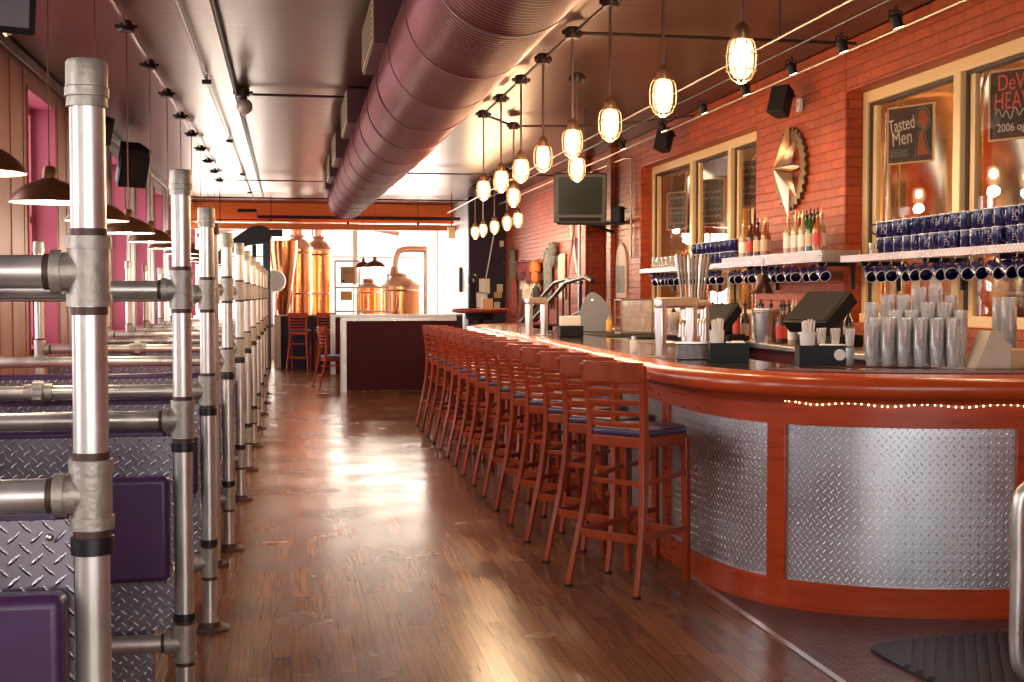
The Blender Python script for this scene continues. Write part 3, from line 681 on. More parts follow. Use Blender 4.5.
# ------------------------------------------------ bar stools
def stool_parts(t, zs=.745, tall=1.10, wood=M_stool, seatm=M_seat):
    """faces +x; rear legs at x=-.2 splay back, front legs at x=+.2"""
    for s_ in (-1, 1):
        y = s_*.20
        pts = [(-.275,y,0),(-.238,s_*.192,.16),(-.18,s_*.172,.40),(-.150,s_*.156,.62),(-.150,s_*.156,.80),(-.168,s_*.163,.95),(-.195,s_*.176,tall-.01)]
        mb = MB(); pp = smooth_path(pts, 3)
        for a, b in zip(pp[:-1], pp[1:]):
            pass
        n_ = len(pp); vs = []; fs = []
        for i, p in enumerate(pp):
            z_ = p[2]; wd = .030 if z_ > .3 else .026; dp = .020+.022*math.exp(-((z_-.62)/.28)**2)
            vs += [(p[0]-dp*.6, p[1]-wd/2, z_), (p[0]+dp*.6, p[1]-wd/2, z_), (p[0]+dp*.6, p[1]+wd/2, z_), (p[0]-dp*.6, p[1]+wd/2, z_)]
        for i in range(n_-1):
            for k in range(4): fs.append((i*4+k, i*4+(k+1)%4, (i+1)*4+(k+1)%4, (i+1)*4+k))
        fs += [(3,2,1,0), tuple((n_-1)*4+k for k in range(4))]
        mb.add(vs, fs); lg = obj('leg', mb, wood, t, bevel=.004, angle=50)
        obj('glide', MB().box(-.292,-.258,y-.014,y+.014,-.0005,.012), M_black, lg)
        mb = MB().bar((.21,y*.88,0),(.172,y*.92,zs-.02), .030, .032, (1,0,0), .036, .038)
        lg = obj('leg', mb, wood, t, bevel=.004)
        obj('glide', MB().box(.195,.225,y*.88-.013,y*.88+.013,-.0005,.012), M_black, lg)
        obj('side_stretcher', MB().bar((-.21,s_*.182,.27),(.20,y*.93,.27), .018, .030), wood, t, bevel=.003)
        obj('side_stretcher', MB().bar((-.155,s_*.160,.52),(.19,y*.95,.55), .016, .024), wood, t, bevel=.003)
    # curved footrest and rear stretcher
    fr = []
    for k in range(9):
        a = -1+2*k/8; fr.append((.205+.035*(1-a*a), a*.165))
    mb = MB()
    for a, b in zip(fr[:-1], fr[1:]): mb.bar((*a,.235),(*b,.235), .016, .045)
    obj('front_stretcher', mb, wood, t, bevel=.002)
    mb = MB(); fr = [(-.210-.02*(1-(-1+2*k/8)**2), (-1+2*k/8)*.182) for k in range(9)]
    for a, b in zip(fr[:-1], fr[1:]): mb.bar((*a,.265),(*b,.265), .014, .04)
    obj('rear_stretcher', mb, wood, t, bevel=.002)
    obj('rear_stretcher', MB().bar((-.158,-.160,.52),(-.158,.160,.52), .016, .024), wood, t, bevel=.002)
    ap = [(-.165,-.160),(.17,-.2),(.205,-.17),(.215,0),(.205,.17),(.17,.2),(-.165,.160)]
    obj('seat_frame', MB().prism(ap, zs-.055, zs), wood, t, bevel=.006)
    sh = [(-.150,-.165),(.10,-.205),(.18,-.19),(.222,-.12),(.23,0),(.222,.12),(.18,.19),(.10,.205),(-.150,.165),(-.165,0)]
    obj('seat', MB().prism(smooth_path([(*p,) for p in sh]+[sh[0]], 3)[:-1], zs, zs+.035), seatm, t, bevel=.014, seg=4)
    # back: broad curved crest and slats
    def slat(z, h, th, bow, x0):
        mb = MB(); K = 8; vs = []; fs = []
        for k in range(K+1):
            a = -1+2*k/K; y = a*(.156+.020*max(0,min(1,(z-.8*tall/1.1)/(.3*tall/1.1)))); x = x0-bow*(1-a*a)
            hh = h*(1 if h < .05 else 1+.0*(1-a*a))
            vs += [(x-th/2,y,z-hh/2),(x+th/2,y,z-hh/2),(x+th/2-.004,y,z+hh/2),(x-th/2-.004,y,z+hh/2)]
        for k in range(K):
            for j in range(4): fs.append((k*4+j, k*4+(j+1)%4, (k+1)*4+(j+1)%4, (k+1)*4+j))
        fs += [(3,2,1,0), tuple(K*4+j for j in range(4))]
        mb.add(vs, fs); return mb
    def bx(z): return -.150-.045*max(0,(z-tall+.30)/.3)**1.3
    crest = slat(tall-.045, .10, .022, .035, bx(tall-.045)); 
    obj('crest_rail', crest, wood, t, bevel=.006, angle=50)
    for k in range(4):
        z = tall-.135-.055*k; obj('slat', slat(z, .022, .014, .03, bx(z)), wood, t, bevel=.003, angle=50)
    return t
ANG = math.radians(40.5)
st = thing('bar_stool', 'cherry wood ladder-back bar stool at the near end of the row', 'bar stool', (0,0,0), 0, 'bar stools along the bar')
stool_parts(st)
SY = [5.955+.548*k for k in range(15)]
for k, y in enumerate(SY):
    x = 1.672+.002*k; a = ANG+random.uniform(-.012,.012)
    if k == 0: st.location = (x, y, 0); st.rotation_euler = (0,0,a)
    else: dup(st, (x+random.uniform(-.006,.006), y, 0), a, 'cherry wood ladder-back bar stool, %s in the row from the near end' % ORD[k])
# stools and chair by the brewhouse
dup(st, (.17, 24.0, 0), math.radians(80), 'dark bar stool before the low brewhouse partition, beside the blue post', 'stools by the brewhouse')
dup(st, (.66, 24.0, 0), math.radians(95), 'dark bar stool before the partition, beside the wood-framed booth wall', 'stools by the brewhouse')
t = thing('dining_chair', 'cherry wood ladder-back chair with blue seat beside maroon booth wall', 'chair', (.66, 19.75, 0), math.radians(15))
stool_parts(t, .46, .93, M_stool, mat('blue_vinyl', (.10,.13,.35), .35))
for c_ in list(t.children):
    if c_.name.startswith('side_stretcher') or c_.name.startswith('rear_stretcher') or c_.name.startswith('front_stretcher'): c_.scale = (1,1,.62)
# ------------------------------------------------ far booth walls
def booth_wall(label, x0, x1, y, y2):
    t = thing('booth_partition', label, 'partition', (0,0,0))
    obj('panel', MB().box(x0+.04, x1, y, y+.10, .02, 1.05), M_marb, t)
    if y2: obj('side_panel', MB().box(x0+.01, x0+.09, y+.10, y2, .02, 1.05), M_marb, t)
    obj('metal_cap', MB().box(x0-.005, x1, y-.012, y+.115, 1.05, 1.10), M_plate, t, uvmode='xz', bevel=.004)
    obj('metal_corner', MB().box(x0-.006, x0+.075, y-.012, y+.008, .0, 1.05).box(x0-.012, x0+.0, y-.012, y+.11, .0, 1.05), M_plate, t, uvmode='xz')
    return t
booth_wall('maroon booth partition edged in diamond plate, the front one', .74, 2.45, 18.55, None)
booth_wall('maroon booth partition edged in diamond plate, behind the front one', .70, 2.9, 22.0, None)
t = thing('booth_table', 'small booth table between the two maroon partitions', 'table', (1.3, 20.4, 0)); obj('table_top', MB().box(-.4,.6,-.35,.35,.72,.76), M_bar, t, bevel=.006); obj('pedestal', MB().tube([(.1,0,0),(.1,0,.72)], .04), M_blackm, t)
t = thing('low_partition', 'low dark partition before the brewhouse with pale end post', 'partition', (0,0,0))
obj('panel', MB().box(-.18, 3.4, 24.8, 24.92, 0, 1.02), M_navy, t); obj('end_post', MB().box(-.30,-.18,24.76,24.96,0,1.05), M_offw, t, bevel=.01); obj('cap', MB().box(-.18,3.4,24.78,24.94,1.02,1.06), M_gear, t, bevel=.01)
t = thing('high_table', 'round brown high table beyond the far end of the bar', 'table', (2.72, 18.0, 0))
obj('table_top', MB().lathe([(.30,1.17),(.40,1.18),(.415,1.20),(.415,1.225),(.40,1.24),(.001,1.242)], 36), M_stool, t)
obj('pedestal', MB().tube([(0,0,.03),(0,0,1.18)], .06, 16), M_black, t); obj('table_foot', MB().lathe([(.3,0),(.3,.02),(.08,.05)], 24), M_black, t); obj('collar', MB().lathe([(.2,1.08),(.22,1.17)], 24), M_black, t)
t = thing('coffee_urn', 'tall slim black dispenser standing on the round high table', 'dispenser', (2.62, 18.05, 1.242))
obj('body', MB().lathe([(.055,0),(.06,.02),(.05,.35),(.062,.37),(.062,.47),(.03,.5)], 16), M_black, t); obj('spout', MB().tube([(0,-.05,.42),(0,-.1,.42),(0,-.11,.38)], .012), M_gold, t)
t = thing('cardboard_box', 'small brown box with white paper on the high table', 'box', (2.83, 17.98, 1.242)); obj('body', MB().box(-.07,.07,-.05,.05,0,.14), M_tan, t, bevel=.004); obj('paper', MB().box(-.1,-.072,-.04,.04,0,.18), M_paper, t)

# ------------------------------------------------ pendants over the bar
def jar_pendant(label, loc, group):
    zt = 3.27-loc[2]
    t = thing('caged_pendant', label, 'lamp', loc, 0, group); t.scale = (1.1,1.1,1)
    obj('socket', MB().lathe([(.012,.17),(.02,.16),(.028,.15),(.034,.135),(.034,.105),(.045,.10),(.045,.088),(.03,.085)], 20), M_gold, t)
    obj('globe', MB().lathe([(.034,.09),(.042,.08),(.05,.05),(.052,.0),(.047,-.05),(.03,-.08),(.001,-.088)], 20), M_globe, t)
    obj('bulb', MB().sphere((0,0,.025), .036, 16, (1,1,1.3)), M_bulb, t)
    cg = MB()
    for k in range(8):
        a = PI*2*k/8; cg.tube([(r*math.cos(a), r*math.sin(a), z) for r, z in ((.046,.095),(.06,.07),(.067,.02),(.064,-.04),(.045,-.085),(.015,-.105),(0,-.107))], .0022, 5)
    for z, r in ((.02,.067),(-.05,.0615),(.088,.05)): cg.tube([(r*math.cos(a*PI/12), r*math.sin(a*PI/12), z) for a in range(25)], .002, 5, cap=False)
    obj('cage', cg, M_gold, t)
    obj('stem', MB().tube([(0,0,.16),(0,0,zt-.02)], .0085, 8), M_conduit, t)
    obj('junction_box', MB().lathe([(.045,zt-.04),(.05,zt-.03),(.05,zt+.03),(.04,zt+.04)], 14).tube([(-.07,0,zt),(.07,0,zt)], .018, 8).tube([(0,-.07,zt),(0,.07,zt)], .018, 8), M_conduitd, t)
    return t
B1 = [(2.04, 5.49), (2.0, 6.58), (1.99, 7.68), (1.97, 8.66), (1.96, 9.65), (1.96, 10.6), (1.96, 11.63), (1.95, 12.65)]
B2 = [(2.41, 10.42), (2.41, 13.48)]; B3 = [(3.18, 17.44), (3.17, 18.28), (3.16, 19.38), (3.12, 20.29), (3.11, 21.11)]
proto = None
for k, (x, y) in enumerate([(2.05,4.45),(2.05,3.4)]+B1+B2+B3):
    if k < 2: continue
    j = k-2
    if j < 8: lb, g = 'caged jar pendant over the bar front, %s from the near end' % ORD[j], 'pendants along the bar front'
    elif j < 10: lb, g = ['lit caged pendant hanging just behind the fourth bar pendant', 'lit caged pendant hanging between the bar row and far cluster'][j-8], 'inner bar pendants'
    else: lb, g = 'lit caged pendant in the far cluster before the dark wall, %s along' % ORD[j-10], 'far pendant cluster'
    if proto is None: proto = jar_pendant(lb, (x, y, 2.5), g); o = proto
    else: o = dup(proto, (x, y, 2.5), random.uniform(0,1), lb, g)
    l = bpy.data.lights.new('pendant_glow', 'POINT'); l.energy = 17; l.color = (1,.66,.36); l.shadow_soft_size = .05
    lo = bpy.data.objects.new('pendant_glow', l); C.objects.link(lo); lo.parent = o; lo.location = (0,0,-.13)
conduit('conduit with junction boxes carrying the bar pendants', [(2.06,1.0,3.27),(2.04,5.4,3.27),(1.96,9.6,3.27),(1.95,12.7,3.27)], .012, M_conduitd)
conduit('cross conduit joining the end of the bar pendants line', [(1.95,12.65,3.27),(2.41,13.48,3.27),(3.4,13.3,3.27),(4.1,12.4,3.27)], .012, M_conduitd)
conduit('cross conduit above the bar reaching the brick wall', [(1.98,8.7,3.28),(4.12,8.7,3.28)], .012, M_conduitd)
conduit('long bright conduit on hangers over the bar well', [(3.0,2.0,3.02),(3.0,24.0,3.02)], .009, M_conduit)
conduit('conduit joining the far pendant cluster', [(3.19,17.2,3.27),(3.11,21.3,3.27)], .012, M_conduitd)
for k, y in enumerate((5.3, 7.4, 9.8, 12.6)): tag(obj('hanger_rod', MB().tube([(3.0,y,3.02),(3.0,y,CEIL)], .005, 6), M_conduitd), 'thin drop rod holding the bright bar conduit, %s from near end' % ORD[k], 'rod', 'bar conduit rods')
# track heads along the brick wall
tr = conduit('pale conduit track along the top of the brick wall', [(3.93,3.0,3.165),(3.93,23.5,3.165)], .012, mat('pale_conduit', (.5,.33,.24), .4, .7), 'track_conduit')
conduit('dark upper conduit above the wall track', [(3.70,3.0,3.27),(3.70,23.5,3.27)], .012, M_conduitd)
proto = None
TH = [4.9, 5.65, 6.5, 7.5, 8.3, 9.2, 10.2, 11.3, 12.6, 14.2]
for k, y in enumerate(TH):
    lb = 'small dark track spotlight on the wall conduit, %s from the near end' % ORD[k]
    if proto is None:
        t = thing('track_spotlight', lb, 'spotlight', (3.82, y, 3.27), 0, 'track spotlights on the brick wall')
        obj('stem', MB().tube([(0,0,0),(0,0,-.05)], .012, 8), M_conduitd, t)
        obj('housing', MB().lathe([(.02,.03),(.034,.02),(.036,-.05),(.040,-.055),(.036,-.06)], 16, T(0,0,-.08) @ RY(-.35)), M_black, t)
        obj('lamp_face', MB().lathe([(.001,-.0615),(.030,-.0612),(.030,-.058)], 16, T(0,0,-.08) @ RY(-.35)), M_spotg, t)
        obj('yoke', MB().tube([(-.04,0,-.03),(-.045,0,-.085)], .005, 6).tube([(.04,0,-.03),(.045,0,-.085)], .005, 6).tube([(-.04,0,-.03),(.04,0,-.03)], .005, 6), M_black, t)
        proto = t; o = t
    else: o = dup(proto, (3.82, y, 3.27), 0, lb)
    l = bpy.data.lights.new('track_glow', 'SPOT'); l.energy = 18; l.color = (1,.62,.32); l.spot_size = math.radians(110); l.spot_blend = .8; l.shadow_soft_size = .03
    lo = bpy.data.objects.new('track_glow', l); C.objects.link(lo); lo.parent = o; lo.location = (.03,0,-.16); lo.rotation_euler = (0, math.radians(12), 0)
speaker('black loudspeaker above the pier between the brick wall windows', (3.95, wall_y(780, 3.95), 3.0), (math.radians(-20),0,math.radians(-55)), .17)
speaker('black loudspeaker above the far wood-framed window', (3.95, wall_y(664, 3.95), 3.08), (math.radians(-20),0,math.radians(-55)), .17)
t = thing('wall_sensor', 'small white sensor hanging high on brick pier', 'sensor', (XR-.005, 9.75, 3.0)); obj('body', MB().box(-.035,0,-.03,.03,-.07,.04), M_paper, t, bevel=.006); obj('lens', MB().sphere((-.035,0,-.01), .018, 10), M_offw, t)
speaker('black funnel-like speaker on the brick pier below television', (XR-.16, 14.95, 2.42), (0,0,math.radians(-60)), .14)

# ------------------------------------------------ back bar
BBX = 3.5
bb = thing('back_bar', 'back bar counter cabinet along the red brick wall', 'counter', (0,0,0))
obj('cabinet', MB().box(BBX+.04, XR-.03, 5.7, 14.6, .02, 1.02), M_marb, bb); obj('worktop', MB().box(BBX, XR-.02, 5.68, 14.62, 1.02, 1.06), M_brush, bb, bevel=.006)
for k in range(8):
    y = 5.8+k*1.1; dd = obj('door', MB().box(BBX+.018, BBX+.038, y, y+1.02, .12, .86), M_bar, bb, bevel=.004); obj('handle', MB().tube([(BBX,y+.1,.5),(BBX,y+.1,.66)], .008), M_brush, dd)
def shelf(label, y0, y1, x0, z, th=.045):
    t = thing('wall_shelf', label, 'shelf', (0,0,0))
    obj('board', MB().box(x0+.006, XR-.02, y0, y1, z-th, z-.002), M_brush, t)
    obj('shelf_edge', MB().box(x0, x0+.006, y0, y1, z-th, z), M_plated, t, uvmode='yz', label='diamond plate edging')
    for k in range(4):
        y = y0+.2+k*(y1-y0-.4)/3; obj('bracket', MB().box(x0+.06, XR, y-.01, y+.01, z-th-.03, z-th).box(XR-.03, XR, y-.01, y+.01, z-th-.2, z-th-.028), M_blackm, t)
    hk = MB()
    y = y0+.1
    while y < y1-.05: hk.tube([(x0+.08,y,z-th),(x0+.08,y,z-th-.02),(x0+.065,y,z-th-.026)], .003, 5); y += .16
    obj('hook_strip', hk, M_brush, t); return t
shelf('steel wall shelf of mugs across the near window', 5.3, 8.24, 3.80, 1.70)
shelf('long steel wall shelf across the far window', 8.55, 13.35, 3.80, 1.715)
t = thing('shelf_riser', 'raised steel ledge with bottles on the long shelf', 'shelf', (0,0,0)); obj('board', MB().box(3.83, XR-.03, 8.6, 10.75, 1.716, 1.755), M_brush, t, bevel=.003); obj('shelf_edge', MB().box(3.822,3.83,8.6,10.75,1.716,1.757), M_plated, t, uvmode='yz')
# mugs
def mug_make(label, loc, group):
    t = thing('coffee_mug', label, 'mug', loc, 0, group)
    obj('body', MB().lathe([(.001,.0),(.038,.001),(.042,.008),(.0425,.103),(.0415,.104),(.0385,.103),(.038,.02),(.001,.012)], 20), M_mug, t)
    obj('rim', MB().lathe([(.0427,.1015),(.0432,.1045),(.040,.107),(.0378,.1045),(.0380,.1015)], 20, cap=False), M_rim, t, label='pale worn rim')
    hp = [(.040,0,.088),(.058,0,.088),(.070,0,.076),(.073,0,.055),(.068,0,.036),(.055,0,.024),(.040,0,.022)]
    obj('handle', MB().tube(smooth_path(hp, 3), .0055, 8), M_mug, t)
    return t
MUG = mug_make('cobalt blue mug', (3.88, 5.5, 1.70), 'cobalt mugs standing on the near shelf')
first = True
def put_mug(loc, rot, lb, g, bright=False):
    global first
    if first:
        MUG.location = loc; MUG.rotation_euler = rot; MUG['label'] = lb; MUG['group'] = g; first = False; return MUG
    return dup(MUG, loc, rot, lb, g)
for r_ in range(2):
    for k in range(17):
        y = 7.80-.117*k; 
        if r_ and k in (): continue
        put_mug((3.90+random.uniform(-.008,.008), y, 1.7005+r_*.108), (0,0,random.choice((-2.2,-2.6,-1.9,2.9))), 'cobalt mug in %s row on near shelf, %s from the brick pier' % (['lower','upper'][r_], ORD[k]), 'cobalt mugs standing on the near shelf')
for r_ in range(2):
    for k in range(9):
        put_mug((3.92, 11.75-.13*k, 1.7155+r_*.108), (0,0,random.choice((-2.2,-2.6))), 'cobalt mug in %s row on far shelf, %s from the white glasses' % (['lower','upper'][r_], ORD[k]), 'cobalt mugs standing on the far shelf')
def hang_rot(j):
    # handle up on the hook, mouth turned towards the aisle
    az = math.radians(-100+j)   # direction of the mouth in plan
    M = Matrix.Rotation(az, 4, 'Z') @ Matrix.Rotation(math.radians(113), 4, 'Y') @ Matrix.Rotation(PI, 4, 'Z')
    return tuple(M.to_euler())
for k in range(15):
    y = 7.98-.152*k; put_mug((3.88+.03, y+.05, 1.590), hang_rot(random.uniform(-12,10)), 'cobalt mug hanging from hook under near shelf, %s from the brick pier' % ORD[k], 'mugs hanging under the near shelf')
for k in range(27):
    y = 13.1-.158*k-(.22 if k > 13 else 0)
    put_mug((3.88+.03, y+.05, 1.605), hang_rot(random.uniform(-12,10)), 'cobalt mug hanging under long shelf, %s from its far end' % ORD[k], 'mugs hanging under the long shelf')
# glasses
def tumbler(label, loc, group, h=.15, r=.043):
    t = obj('pint_glass', MB().lathe([(.001,.0),(r*.68,.0),(r*.7,.004),(r,h),(r-.0025,h),(r*.66,.014),(.001,.012)], 16), M_tumbler); t.location = loc
    tag(t, label, 'glass', group); return t
PG = tumbler('clear pint glass', (3,5.6,1.077), 'pint glasses nested in stacks on the bar'); pgf = True
def put_glass(loc, lb, g, proto=None, rz=0, sc_=1):
    global pgf
    if pgf: PG.location = loc; PG['label'] = lb; PG['group'] = g; pgf = False; o = PG
    else: o = dup(PG, loc, rz, lb, g)
    o.scale = (sc_,sc_,sc_); return o
pa = Vector((2.79, 5.69)); pb = Vector((3.12, 5.53)); dirn = (pb-pa).normalized(); per = Vector((-dirn.y, dirn.x))
if per.y < 0: per = -per
for row in range(3):
    cnt = 6
    for c_ in range(cnt):
        base_lv = (4, 5, 7)[row]+(1 if c_ in (3,4) and row else 0)
        p = pa+dirn*(.075*c_+.037*(row%2))+per*(.078*row)
        lv = base_lv-(1 if c_ == 0 and row else 0)
        for l_ in range(lv):
            put_glass((p.x, p.y, 1.0775+.037*l_), 'clear pint glass, %s up in %s stack of the %s row on the bar' % (ORD[l_], ORD[c_], ['front','middle','back'][row]), 'pint glasses nested in stacks on the bar', sc_=.84)
# short tumblers beside them
q = 0
for c_ in range(3):
    for l_ in range(2):
        p = Vector((2.70-.0*c_, 5.74))+Vector((-.075,.045))*(0)+Vector((-.04,.095))*c_*.9
        put_glass((p.x+.0, p.y, 1.0775+.092*l_), 'short clear tumbler beside pint glasses, %s one of %s pair' % (['lower','upper'][l_], ORD[c_]), 'short tumblers on the bar', sc_=.6)
for c_ in range(2):
    for l_ in range(5):
        put_glass((3.78, wall_y(1000+9*c_, 3.78), 1.065+.05*l_), 'clear glass in tall stack on back bar, %s up, %s stack' % (ORD[l_], ORD[c_]), 'tall glass stacks on the back bar')
for k in range(6): put_glass((3.93, 13.2-.16*k, 1.7155), 'clear glass on the far end of long shelf, %s from its end' % ORD[k], 'glasses on the long shelf end', sc_=.8)
for k in range(2): put_glass((3.93, 8.02-.11*k, 1.7005), 'clear tumbler on near shelf beside the brick pier, %s' % ['outer','inner'][k], 'tumblers by the pier', sc_=.55)
for k in range(9):
    for l_ in range(2): put_glass((3.58+.09*(k%2), wall_y(664+6*k, 3.62), 1.065+.05*l_), 'clear glass in the back bar row, %s one of %s pair' % (['lower','upper'][l_], ORD[k]), 'glasses in the back bar row')
for k in range(4):
    for l_ in range(3): put_glass((3.76+.1*(k%2), 9.95-.1*k, 1.065+.04*l_), 'clear glass nested behind the steel frame, %s up in %s stack' % (ORD[l_], ORD[k]), 'glasses behind the steel frame', sc_=.9)
# bottles
def bottle(label, loc, kind, group, h=.30, r=.036):
    ms = {'amber':(M_amber,M_label), 'brown':(M_brown,M_label), 'green':(M_green,M_label), 'clear':(M_clearb,M_paper), 'red':(M_amber,M_redl), 'dark':(M_brown,M_redl)}[kind]
    t = thing('liquor_bottle', label, 'bottle', loc, 0, group)
    obj('glass', MB().lathe([(.001,0),(r,.002),(r,h*.55),(r*.9,h*.62),(r*.4,h*.72),(r*.36,h*.9),(r*.42,h*.91),(r*.42,h*.93)], 16), ms[0], t)
    obj('bottle_label', MB().lathe([(r+.0008,h*.14),(r+.0008,h*.46)], 16, cap=False), ms[1], t)
    obj('pourer', MB().lathe([(r*.44,h*.92),(r*.44,h*.97),(r*.15,h*.98),(r*.12,h*1.1)], 10), M_black if kind not in ('clear','amber') else M_gold, t)
    return t
protoB = {}
def put_bottle(loc, kind, lb, g):
    if kind not in protoB: protoB[kind] = bottle(lb, loc, kind, g); return protoB[kind]
    return dup(protoB[kind], loc, random.uniform(0,3), lb, g)
KC = {'amber':'amber','brown':'dark brown','green':'green','clear':'clear','red':'red-labelled','dark':'dark red-labelled'}
kinds = ['clear','amber','dark','clear','brown','clear','amber']
for k in range(7): put_bottle((3.93+.05*(k%2), wall_y(745+3.6*k, 3.95), 1.7565), kinds[k], '%s liquor bottle on raised ledge near the window, %s along' % (KC[kinds[k]], ORD[k]), 'bottles on the ledge by the window')
kinds = ['clear','amber','clear','green','clear','brown','green','clear','red']
for k in range(9): put_bottle((3.90+.06*(k%2), wall_y(791+3.7*k, 3.93), 1.7565), kinds[k], '%s liquor bottle on ledge below the star, %s along' % (KC[kinds[k]], ORD[k]), 'bottles below the star')
kinds = ['brown','dark','green','clear','red','dark','brown','clear','dark','brown','red','green','clear','brown']
for k in range(14): put_bottle((3.86+.08*(k%2), 12.3-.30*k, 1.065), kinds[k], '%s bottle on back bar under long shelf, %s from the far end' % (KC[kinds[k]], ORD[k]), 'bottles on the back bar')
for k, (x, y) in enumerate(((3.56,wall_y(745,3.56)),(3.66,wall_y(783,3.66)-.02),(3.56,wall_y(781,3.56)),(3.55,wall_y(793,3.55)))): put_bottle((x, y, 1.065), ['brown','dark','dark','clear'][k], '%s bottle standing by the steel ice bucket, %s along' % (KC[['brown','dark','dark','clear'][k]], ORD[k]), 'bottles by the bucket')
kx = ['dark','clear','red','brown','clear','dark','amber','clear','green','dark']
for k, u_ in enumerate((722,729,737,745,784,789,796,802,762,771)):
    put_bottle((3.76+.0*(k%2), wall_y(u_, 3.76), 1.065), kx[k], '%s bottle in the loose row between the two tills, %s along' % (KC[kx[k]], ORD[k]), 'bottles between the tills')
t = thing('ice_bucket', 'steel ice bucket with rolled rim on the back bar', 'bucket', (3.58, wall_y(766,3.58), 1.06))
obj('body', MB().lathe([(.001,0),(.075,.001),(.10,.25),(.108,.255),(.108,.265),(.098,.262),(.073,.01),(.001,.008)], 28), M_brush, t)
obj('band', MB().lathe([(.1045,.225),(.106,.226),(.107,.24),(.1055,.241)], 28), M_gear, t); obj('handle', MB().tube([(.11*math.cos(a/10*PI),.0,.25-.10*math.sin(a/10*PI)) for a in range(11)], .004, 6), M_gear, t)
def pos(label, loc, rz, s=1.):
    t = thing('till_terminal', label, 'till', loc, rz); t.scale = (s,s,s)
    obj('base', MB().box(-.15,.15,-.02,.19,0,.07), M_dgrey, t, bevel=.008)
    obj('neck', MB().box(-.06,.06,.06,.13,.06,.18), M_black, t, bevel=.01)
    M = T(0,.0,.20) @ RX(math.radians(-48))
    s1 = obj('screen_housing', MB().box(-.17,.17,-.035,.05,-.13,.13, M), M_black, t, bevel=.01)
    obj('screen', MB().box(-.15,.15,-.038,-.0345,-.11,.11, M), M_dgrey, s1)
    return t
pos('black touchscreen till between steel bar frame and ice bucket', (3.3, wall_y(716, 3.3), 1.05), math.radians(-62))
t = pos('larger black touchscreen till below the brick pier', (3.62, wall_y(819, 3.62), 1.065), math.radians(-70), 1.25)
tag(obj('till_stand', MB().box(3.14,3.47,wall_y(716,3.3)-.2,wall_y(716,3.3)+.25,.0,1.045), M_dgrey, bevel=.01), 'dark pedestal cabinet carrying the smaller till', 'stand')
t = thing('orange_card_holder', 'tilted orange card standing beside the larger till', 'card', (3.7, 7.16, 1.06), math.radians(-60)); obj('card', MB().box(-.07,.07,-.006,.006,.02,.22, RX(-.3)), M_ocard, t); obj('stand', MB().box(-.05,.05,-.02,.06,0,.02), M_black, t)
t = thing('bell_lamp', 'small dark bell-shaped lamp hanging below the long shelf', 'lamp', (3.74, 9.55, 1.44)); obj('lamp_shade', MB().lathe([(.095,0),(.08,.02),(.05,.09),(.042,.15),(.015,.17)], 24, cap=False), mat('dark_bell', (.05,.02,.02), .3, .6), t); obj('hook', MB().tube([(0,0,.165),(0,0,.225)], .006), M_blackm, t)
# papers pinned on near window
for k, (u0, y_, w_, h_) in enumerate(((0, 8.05, .12, .30), (0, 7.78, .16, .36))):
    t = obj('paper_sheet', MB().box(0,.002,-w_/2,w_/2,-h_/2,h_/2), M_paper if k else M_offw); t.location = (XR+.12, y_, 1.38-.0*k); tag(t, ['small pinned notice sheet low on the near window','larger pinned white sheet low on near window'][k], 'paper')
# napkin caddies with straws
def caddy(label, loc, rz, w_=.20, slot=False):
    t = thing('napkin_caddy', label, 'caddy', loc, rz)
    mb = MB().box(-w_/2,w_/2,-.07,-.064,0,.10).box(-w_/2,w_/2,.064,.07,0,.10).box(-w_/2,-w_/2+.006,-.064,.064,0,.10).box(w_/2-.006,w_/2,-.064,.064,0,.10).box(-w_/2,w_/2,-.064,.064,0,.006).box(-w_*.1,-w_*.1+.005,-.064,.064,.006,.10)
    obj('tray', mb, M_black, t)
    cup = obj('cup', MB().lathe([(.001,.008),(.028,.008),(.040,.165),(.037,.165),(.026,.02)], 18, T(-w_*.3,.0,0)), M_paper, t)
    for k in range(14):
        a = k*2.4; r_ = .008+.0014*k; sx = MB().tube([(-w_*.3+r_*.7*math.cos(a), r_*.7*math.sin(a), .03),(-w_*.3+r_*1.25*math.cos(a), r_*1.25*math.sin(a), .215+.006*(k%3))], .0042, 6); obj('straw', sx, M_paper, cup)
    obj('napkin_pack', MB().box(-w_*.05,w_*.42,-.055,.03,.01,.105), M_white, t, bevel=.004)
    obj('coaster', MB().tube([(w_*.28,-.0710,.055),(w_*.28,-.074,.055)], .028, 20) if slot else MB().box(w_*.1,w_*.4,-.0,.05,.01,.108), M_paper, t)
    return t
caddy('black caddy of straws and napkins beside the wooden box', (2.25, 6.22, 1.077), math.radians(-14))
caddy('wider black caddy of straws beside the short tumblers', (2.60, 5.83, 1.077), math.radians(-14), .25, True)
t = thing('condiment_box', 'dark wood box with steel lid beside the straws caddy', 'box', (2.17, 6.52, 1.077), math.radians(-14))
obj('body', MB().box(-.10,.09,-.07,.07,0,.085), mat('dark_stone', (.10,.05,.03), .25, build=vary((40,40,40), .7)), t, bevel=.004); obj('lid', MB().box(-.115,.10,-.08,.08,.086,.094), M_brush, t, bevel=.002)
t = thing('serving_box', 'cream cardboard carry box with hand hole on bar', 'box', (3.30, 5.45, 1.077), math.radians(-8))
obj('body', MB().prism([(-.12,0),(.05,0),(.05,.10),(-.01,.18),(-.05,.18)], -.07, .07, RX(PI/2)), M_offw, t, bevel=.003)
obj('tray', MB().box(.05,.15,-.07,.07,0,.09), M_tan, t, bevel=.003); obj('hand_hole', MB().box(-.045,-.01,-.035,.035,.1805,.182), M_black, t)
